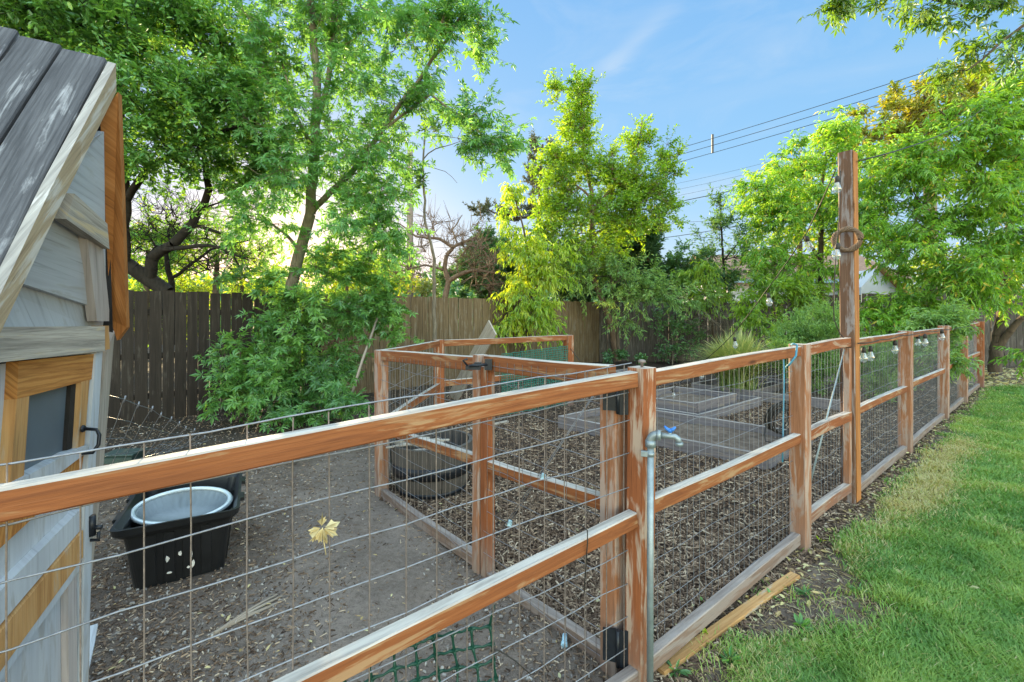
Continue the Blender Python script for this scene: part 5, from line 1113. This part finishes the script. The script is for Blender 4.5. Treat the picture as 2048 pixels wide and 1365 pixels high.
tree('olive_tree', 'tall olive gold tree crowning the skyline behind the right hand tree', 'tree', [([(1860, 720, 18), (1860, 500, 18), (1850, 300, 18), (1850, 180, 18)], .25, .06)],
     [(1760, 260, 18, 80, 40, 1.5, 30), (1850, 215, 18, 80, 50, 1.6, 40), (1930, 190, 18, 60, 50, 1.4, 24), (1840, 320, 18, 110, 60, 1.6, 30)], 'olive', 'bark_brown', 142, twigs=9, r_tip=.012, size=1.15)
tree('fruit_tree', 'large drooping green fruit tree with scattered yellow leaves at the lawn end', 'tree',
     [([(1990, 745, 10.6), (1992, 700, 10.6), (2010, 600, 10.6), (2016, 480, 10.5), (2030, 350, 10.4), (2040, 200, 10.3)], .13, .04), ([(1992, 700, 10.6), (2030, 650, 10.3), (2090, 590, 10)], .09, .04), ([(2012, 540, 10.5), (1920, 460, 10.4), (1830, 420, 10.2)], .06, .015), ([(2030, 350, 10.4), (1930, 280, 10.2), (1880, 220, 10)], .05, .014), ([(2010, 620, 10.6), (1960, 560, 10.4), (1880, 550, 10.2)], .04, .012)],
     [(2030, 180, 10, 70, 60, 1, 30), (1950, 270, 10.1, 80, 60, 1, 36), (1860, 330, 10.2, 80, 60, 1, 36), (1780, 380, 10.4, 60, 70, 1, 30), (2020, 330, 10, 70, 80, 1, 36), (1930, 420, 10, 90, 70, 1, 40), (1810, 480, 10.2, 80, 60, 1, 32), (2010, 490, 9.8, 70, 80, 1, 29), (1900, 545, 10, 80, 45, .9, 24), (1990, 590, 9.7, 60, 28, .7, 11), (2060, 260, 10, 50, 120, 1, 21), (2036, 705, 9.8, 22, 10, .3, 2)],
     'peach', 'bark_brown', 143, twigs=7, r_tip=.006)
tree('golden_tree', 'bright yellow tree glowing low behind the fence at the far right', 'tree', [([(1985, 720, 16), (1985, 600, 16), (1990, 520, 16)], .14, .05)],
     [(2000, 540, 16, 90, 55, 1.2, 44), (2080, 520, 16, 60, 60, 1.2, 20), (1880, 540, 16.5, 60, 40, 1, 14)], 'gold', 'bark_brown', 144, twigs=8, r_tip=.01)
tree('young_peach', 'young leafy peach bush beside the string light cord before the grey fence', 'shrub', [([(1560, 745, 11.2), (1555, 660, 11.2), (1545, 600, 11.2)], .04, .015)],
     [(1520, 620, 11.2, 50, 26, .5, 13), (1560, 580, 11.2, 70, 24, .6, 14), (1540, 650, 11.1, 40, 16, .4, 6), (1600, 600, 11.2, 40, 24, .5, 8)], 'peach', 'bark_brown', 145, twigs=7, mat='lf_elm')
tree('young_peach', 'young leafy peach bush right of the tall post behind the fence rails', 'shrub', [([(1790, 745, 10.4), (1785, 680, 10.4), (1780, 630, 10.4)], .04, .015)],
     [(1750, 640, 10.4, 50, 26, .5, 13), (1810, 615, 10.4, 50, 24, .5, 13), (1770, 675, 10.3, 50, 20, .5, 10), (1840, 640, 10.3, 30, 16, .4, 5)], 'peach', 'bark_brown', 146, twigs=7)
tree('asparagus_bush', 'tall feathery pale green bush growing in a bed left of the tall post', 'plant', [([(1625, 800, 8.2), (1625, 740, 8.2), (1620, 680, 8.2)], .02, .006), ([(1625, 800, 8.2), (1590, 720, 8.2)], .012, .005), ([(1625, 800, 8.2), (1665, 720, 8.2)], .012, .005)],
     [(1600, 680, 8.2, 40, 30, .4, 22), (1645, 665, 8.2, 42, 36, .4, 24), (1590, 730, 8.1, 36, 36, .4, 20), (1645, 740, 8.1, 40, 40, .4, 24), (1690, 690, 8.3, 24, 32, .3, 8)], 'feather', 'lf_feather', 147, twigs=9, r_tip=.003)
tree('asparagus_bush', 'feathery bush with sunlit stems behind the fence right of the tall post', 'plant', [([(1765, 810, 7.6), (1765, 760, 7.6), (1760, 710, 7.6)], .02, .006)],
     [(1745, 730, 7.6, 36, 34, .4, 18), (1785, 735, 7.6, 34, 30, .4, 14), (1755, 780, 7.5, 40, 24, .4, 10)], 'feather', 'lf_feather', 148, twigs=8, r_tip=.003)
tree('fern_bush', 'light green spray of fine leaves spilling over the far fence rail', 'plant', [([(1872, 800, 7.4), (1872, 720, 7.3), (1875, 650, 7.2)], .018, .006)],
     [(1895, 640, 7.0, 44, 10, .3, 14), (1870, 655, 7.0, 36, 10, .3, 9), (1860, 700, 6.9, 26, 20, .3, 9), (1890, 720, 6.9, 20, 20, .2, 5)], 'drape', 'bark_brown', 149, twigs=6, r_tip=.003, scale=.4, size=.75)
tree('fence_vine', 'loose leafy weeds climbing the grey fence behind the beds', 'plant', [([(1345, 735, 13.2), (1345, 680, 13.3), (1340, 640, 13.4)], .02, .008)],
     [(1340, 650, 13.3, 36, 30, .3, 10), (1350, 700, 13.2, 34, 22, .3, 8), (1380, 660, 13.3, 30, 30, .3, 7)], 'shrub', 'bark_grey', 150, twigs=6, r_tip=.005)
tree('bare_brush', 'tangle of bare grey branches against the grey fence beside the young peach', 'shrub', [([(1470, 740, 12.6), (1465, 680, 12.6), (1450, 630, 12.6)], .03, .012), ([(1465, 680, 12.6), (1410, 625, 12.5), (1330, 605, 12.4)], .016, .006), ([(1465, 690, 12.6), (1520, 640, 12.5)], .02, .008)],
     [(1440, 640, 12.6, 70, 36, .4, 22)], 'bare', 'bark_grey', 151, twigs=5, r_tip=.006)
tree('low_weed', 'row of low leafy weeds at the foot of the fence behind the gate', 'plant', [([(1230, 735, 12.4), (1230, 710, 12.4)], .015, .006)],
     [(1215, 715, 12.4, 10, 8, .2, 2), (1245, 712, 12.4, 12, 10, .2, 3), (1278, 715, 12.4, 8, 7, .2, 2)], 'shrub', 'bark_brown', 152, scale=.5, twigs=6, r_tip=.004)
# branch of a near tree hanging into the top right corner
tree('overhanging_maple', 'sunlit yellow green maple branch hanging into the top right sky', 'tree',
     [([(2420, 628 + 890 * 1.5 / 3.6, 3.6), (2400, 300, 3.6), (2360, -120, 3.6)], .14, .10), ([(2360, -100, 3.6), (2150, -60, 3.6), (1950, 20, 3.5), (1830, -10, 3.5)], .04, .008), ([(2150, -60, 3.6), (2040, 60, 3.5), (1930, 140, 3.5)], .02, .006), ([(1950, -40, 3.5), (1750, -50, 3.4), (1690, -20, 3.4)], .014, .005)],
     [(1700, -8, 3.4, 50, 8, .12, 4), (1800, -12, 3.5, 80, 16, .2, 6), (1880, 10, 3.5, 60, 16, .2, 4), (1985, 5, 3.5, 60, 22, .3, 6), (1965, 90, 3.5, 36, 22, .2, 3), (2040, 60, 3.5, 20, 40, .2, 3), (1905, 150, 3.6, 26, 10, .12, 2)],
     'over', 'bark_brown', 160, twigs=5, r_tip=.0025)
# --- ornamental grass clump
def grass_clump(name, label, c, n, h, spread, seed, mat='lf_straw', w=.006, plume=0):
    r = np.random.default_rng(seed); k = n; yaw = r.uniform(0, 6.283, k); s = r.random(k) ** .8 * spread; hh = h * r.uniform(.6, 1.05, k); nseg = 5
    b = np.array(c) + np.stack([r.normal(0, .10, k), r.normal(0, .10, k), np.zeros(k)], 1); d = np.stack([np.cos(yaw), np.sin(yaw), np.zeros(k)], 1); sd = np.stack([-np.sin(yaw), np.cos(yaw), np.zeros(k)], 1)
    V = []
    for q in range(nseg + 1):
        t = q / nseg; p = b + d * (s * t ** 1.6)[:, None] + np.array([0, 0, 1]) * (hh * (t * 1.25 - .45 * t ** 2.6 * (s / spread + .2)))[:, None]; ww = w * (1 - t) ** .6 + .0006
        if plume: ww = np.where(np.arange(k) < k * plume, w * (.4 + 1.6 * max(0, 1 - abs(t - .85) / .15)), ww)[:, None]
        V.append(p - sd * ww); V.append(p + sd * ww)
    V = np.stack(V, 1); i = np.arange(k) * (2 * nseg + 2); F_ = np.concatenate([np.stack([i + 2 * q, i + 2 * q + 1, i + 2 * q + 3, i + 2 * q + 2], 1) for q in range(nseg)])
    rnd = np.repeat(np.clip(r.random(k) * .5 + (np.arange(k) < k * plume) * .5, 0, 1), 2 * nseg + 2)
    o = np_mesh(name, V.reshape(-1, 3), [F_], M[mat], None, Vector(c), attrs=dict(rnd=rnd)); return tag(o, label, 'grass clump')
gc = gp(1475, 792); grass_clump('ornamental_grass', 'broad arching clump of ornamental grass with tan plumes in a timber bed', (gc.x, gc.y, .1), 2600, 1.0, .95, 61, plume=.12, w=.008)
# --- far treeline closing the horizon
def treeline():
    r = np.random.default_rng(77); n = 2600; px = r.uniform(-300, 2500, n); Y = r.uniform(30, 46, n); x = (px - CX) / F * Y
    top = 2.6 + 2.2 * vnoise(px / 60, px * 0, 5) + .8 * vnoise(px / 17, px * 0, 6); z = r.random(n) ** .8 * top; C = np.stack([x, Y, z], 1)
    k = 16; pos = np.repeat(C, k, 0) + r.normal(0, .42, (n * k, 3)); ax = r.normal(size=(n * k, 3)); nm = np.array([0, 0, 1.0]) + r.normal(0, .7, (n * k, 3))
    o = leaf_mesh('treeline', LEAF_OVAL, pos, ax, nm, r.uniform(.35, .7, n * k), np.repeat(r.random(n), k) * .7 + .3 * r.random(n * k), M['lf_shrub']); tag(o, 'low far line of bushes and trees beyond all the fences', 'treeline', kind='stuff')
treeline()
# --- little weeds by the fence sill and lawn edge
def weed(px, py, n, size, label, seed, mat='lf_maple', tmpl=LEAF_OVAL):
    r = np.random.default_rng(seed); c = np.array(gp(px, py)); yaw = r.uniform(0, 6.283, n); el = r.uniform(.1, 1.0, n); L = size * r.uniform(.5, 1.1, n)
    ax = np.stack([np.cos(yaw) * np.cos(el), np.sin(yaw) * np.cos(el), np.sin(el)], 1); pos = c + ax * (L * .3)[:, None] + np.array([0, 0, .012]); nm = np.array([0, 0, 1.0]) + r.normal(0, .4, (n, 3))
    o = thing('weed', Vector(c), label, 'weed', 'weeds beside the loose board')
    V, Fq = frust(np.repeat(c[None], n, 0), pos, np.full(n, .0016), np.full(n, .001), 4); np_mesh('stem', V, [Fq], M[mat], o)
    leaf_mesh('foliage', tmpl, pos, ax, nm, L, r.random(n), M[mat], o)
weed(1418, 1278, 6, 0.051, 'bright green weed poking over the near end of the loose board', 201, 'lf_lime')
weed(1545, 1200, 9, 0.036, 'leafy weed beside the middle of the loose board', 202)
weed(1582, 1170, 8, 0.030, 'dark leafy weed at the far tip of the loose board', 203, 'lf_under')
weed(1610, 1195, 26, 0.042, 'blue green grassy tuft right of the loose board tip', 204, 'lf_shrub', LEAF_LANCE)
weed(1720, 1190, 14, 0.042, 'low leafy weed between bare soil and lawn', 205, 'lf_maple', LEAF_LANCE)
weed(1460, 1330, 22, 0.048, 'grassy weed at the lower lawn corner by the loose board', 206, 'lf_maple', LEAF_LANCE)
weed(1640, 1085, 5, 0.036, 'small yellow green weed at the foot of the pale post', 207, 'lf_lime')
weed(1600, 1260, 16, 0.048, 'leafy weed at the edge of the bare patch', 208, 'lf_under')
weed(1408, 1215, 7, 0.030, 'tiny weed on the mulch just inside the fence sill', 209)
weed(1350, 1350, 20, 0.054, 'straggling weed clump under the near end of the loose board', 210, 'lf_shrub', LEAF_LANCE)

# ---------------------------------------------------------------- things beyond the fences
def cable(par, pts, r, name='cable'):
    mb = MB(); P = [at(*p) for p in pts]; mb.tube(cordpts(P[0], P[-1], .25, 16), r, 5); return mb.build(name, M['cable'], par, None if par else P[0])
pw = thing('power_line', at(1366, 290, 42), 'three parallel power cables with a black spacer crossing the sky', 'power line')
for a, b in (((1180, 347, 46), (2060, 76, 24)), ((1180, 358, 46), (2060, 97, 24)), ((1180, 371, 46), (2060, 117, 24))): cable(pw, (a, b), .022)
mb = MB(); q = at(1425, 288, 38.5); mb.bar(q + Vector((0, 0, -.80)), q + Vector((0, 0, .80)), .16, .16, up=(0, 1, 0), bev=.02); mb.build('spacer', M['cable'], pw)
for a, b, r_, lb in (((1180, 437, 40), (1900, 280, 26), .03, 'thick single cable sloping behind the elm and the tall post'), ((1240, 441, 40), (1480, 437, 36), .014, 'thin level cable just left of the sparse tree'), ((1180, 490, 40), (1520, 444, 34), .026, 'lowest thick cable reaching the sparse tree')):
    o = cable(None, (a, b), r_, 'power_cable'); tag(o, lb, 'cable', 'cables across the sky')
for k in range(3): tag(cable(None, ((1300, 378 + 12 * k, 60), (1640, 296 + 14 * k, 45)), .014, 'power_cable'), 'faint thin cable in the trio low in the sky left of the tall post', 'cable', 'faint cables low in the sky')
up = thing('utility_pole', at(820, 628, 25) - Vector((0, 0, 1.5)), 'wooden utility pole behind the fence beside the maple', 'utility pole')
mb = MB(); b0 = at(820, 628, 25); mb.tube([(b0.x, b0.y, -.2), (b0.x, b0.y, 5), tuple(at(820, 300, 25))], [.21, .19, .15], 12); mb.build('pole', M['darkpole'], up)
mb = MB(); q = at(850, 464, 25); mb.bar(q + Vector((-.75, 0, .16)), q + Vector((.35, 0, -.06)), .22, .16, bev=.05); mb.build('lamp_head', M['bluemetal'], up)
up2 = thing('utility_pole', Vector((at(1868, 628, 24).x, 24, 0)), 'pale utility pole top poking out of the olive gold tree', 'utility pole')
mb = MB(); t = at(1866, 168, 24); mb.tube([(t.x, t.y, 0), tuple(t)], [.2, .15], 12); mb.build('pole', M['darkpole'], up2)
mb = MB(); q = at(1928, 148, 24); mb.bar(t + Vector((-.4, 0, .2)), q, .14, .14, bev=.02); mb.build('crossarm', M['plank'], up2)
def house():
    o = thing('house', at(1650, 628, 21) - Vector((0, 0, 1.5)), 'white walled house with brown shingle roof behind the right fence', 'house')
    x0, x1, Y = at(1455, 600, 21).x, at(1800, 600, 21).x, 21; z = at(1500, 562, 21).z; zr = at(1500, 510, 24).z
    mb = MB(); mb.prism([(x0, Y, -.1), (x1, Y, -.1), (x1, Y, z), (x0, Y, z)], (0, 6, 0)); mb.build('wall', M['wallwhite'], o)
    mb = MB(); mb.prism([(x0 - .4, Y - .5, z), (x0 - .4, Y + 3, zr), (x0 - .4, Y + 6.5, z), (x0 - .4, Y + 6.5, z - .1), (x0 - .4, Y + 3, zr - .14), (x0 - .4, Y - .5, z - .12)], (x1 - x0 + .8, 0, 0), udir=(1, 0, 0)); mb.build('roof', M['roofbrown'], o)
    mb = MB(); mb.bar((x0 - .4, Y - .54, z - .05), (x1 + .4, Y - .54, z - .05), .06, .16); mb.build('gutter', M['bluemetal'], o)
    # gable wing on the right
    g = at(1745, 628, 19.6); gx0, gx1 = at(1722, 628, 19.6).x, at(1800, 628, 19.6).x; gz_ = at(1722, 575, 19.6).z; gt = at(1750, 538, 19.6).z
    mb = MB(); mb.prism([(gx0, 19.6, 0), (gx1, 19.6, 0), (gx1, 19.6, gz_ - .2), ((gx0 + gx1) / 2 - .1, 19.6, gt), (gx0, 19.6, gz_)], (0, 1.2, 0)); mb.build('gable_wall', M['wallwhite'], o)
    mb = MB(); mb.bar(((gx0 + gx1) / 2 - .15, 19.45, gt + .06), (gx1 + .25, 19.45, gz_ - .4), .3, .09, up=(0, 0, 1)); mb.build('gable_trim', M['tan'], o)
    for wx in (1500, 1580):
        a = at(wx, 585, 21); mb = MB(); mb.bar((a.x, 20.97, .95), (a.x, 20.97, 2.1), .05, 1.1, up=(1, 0, 0)); mb.build('window', M['mesh'], o)
house()
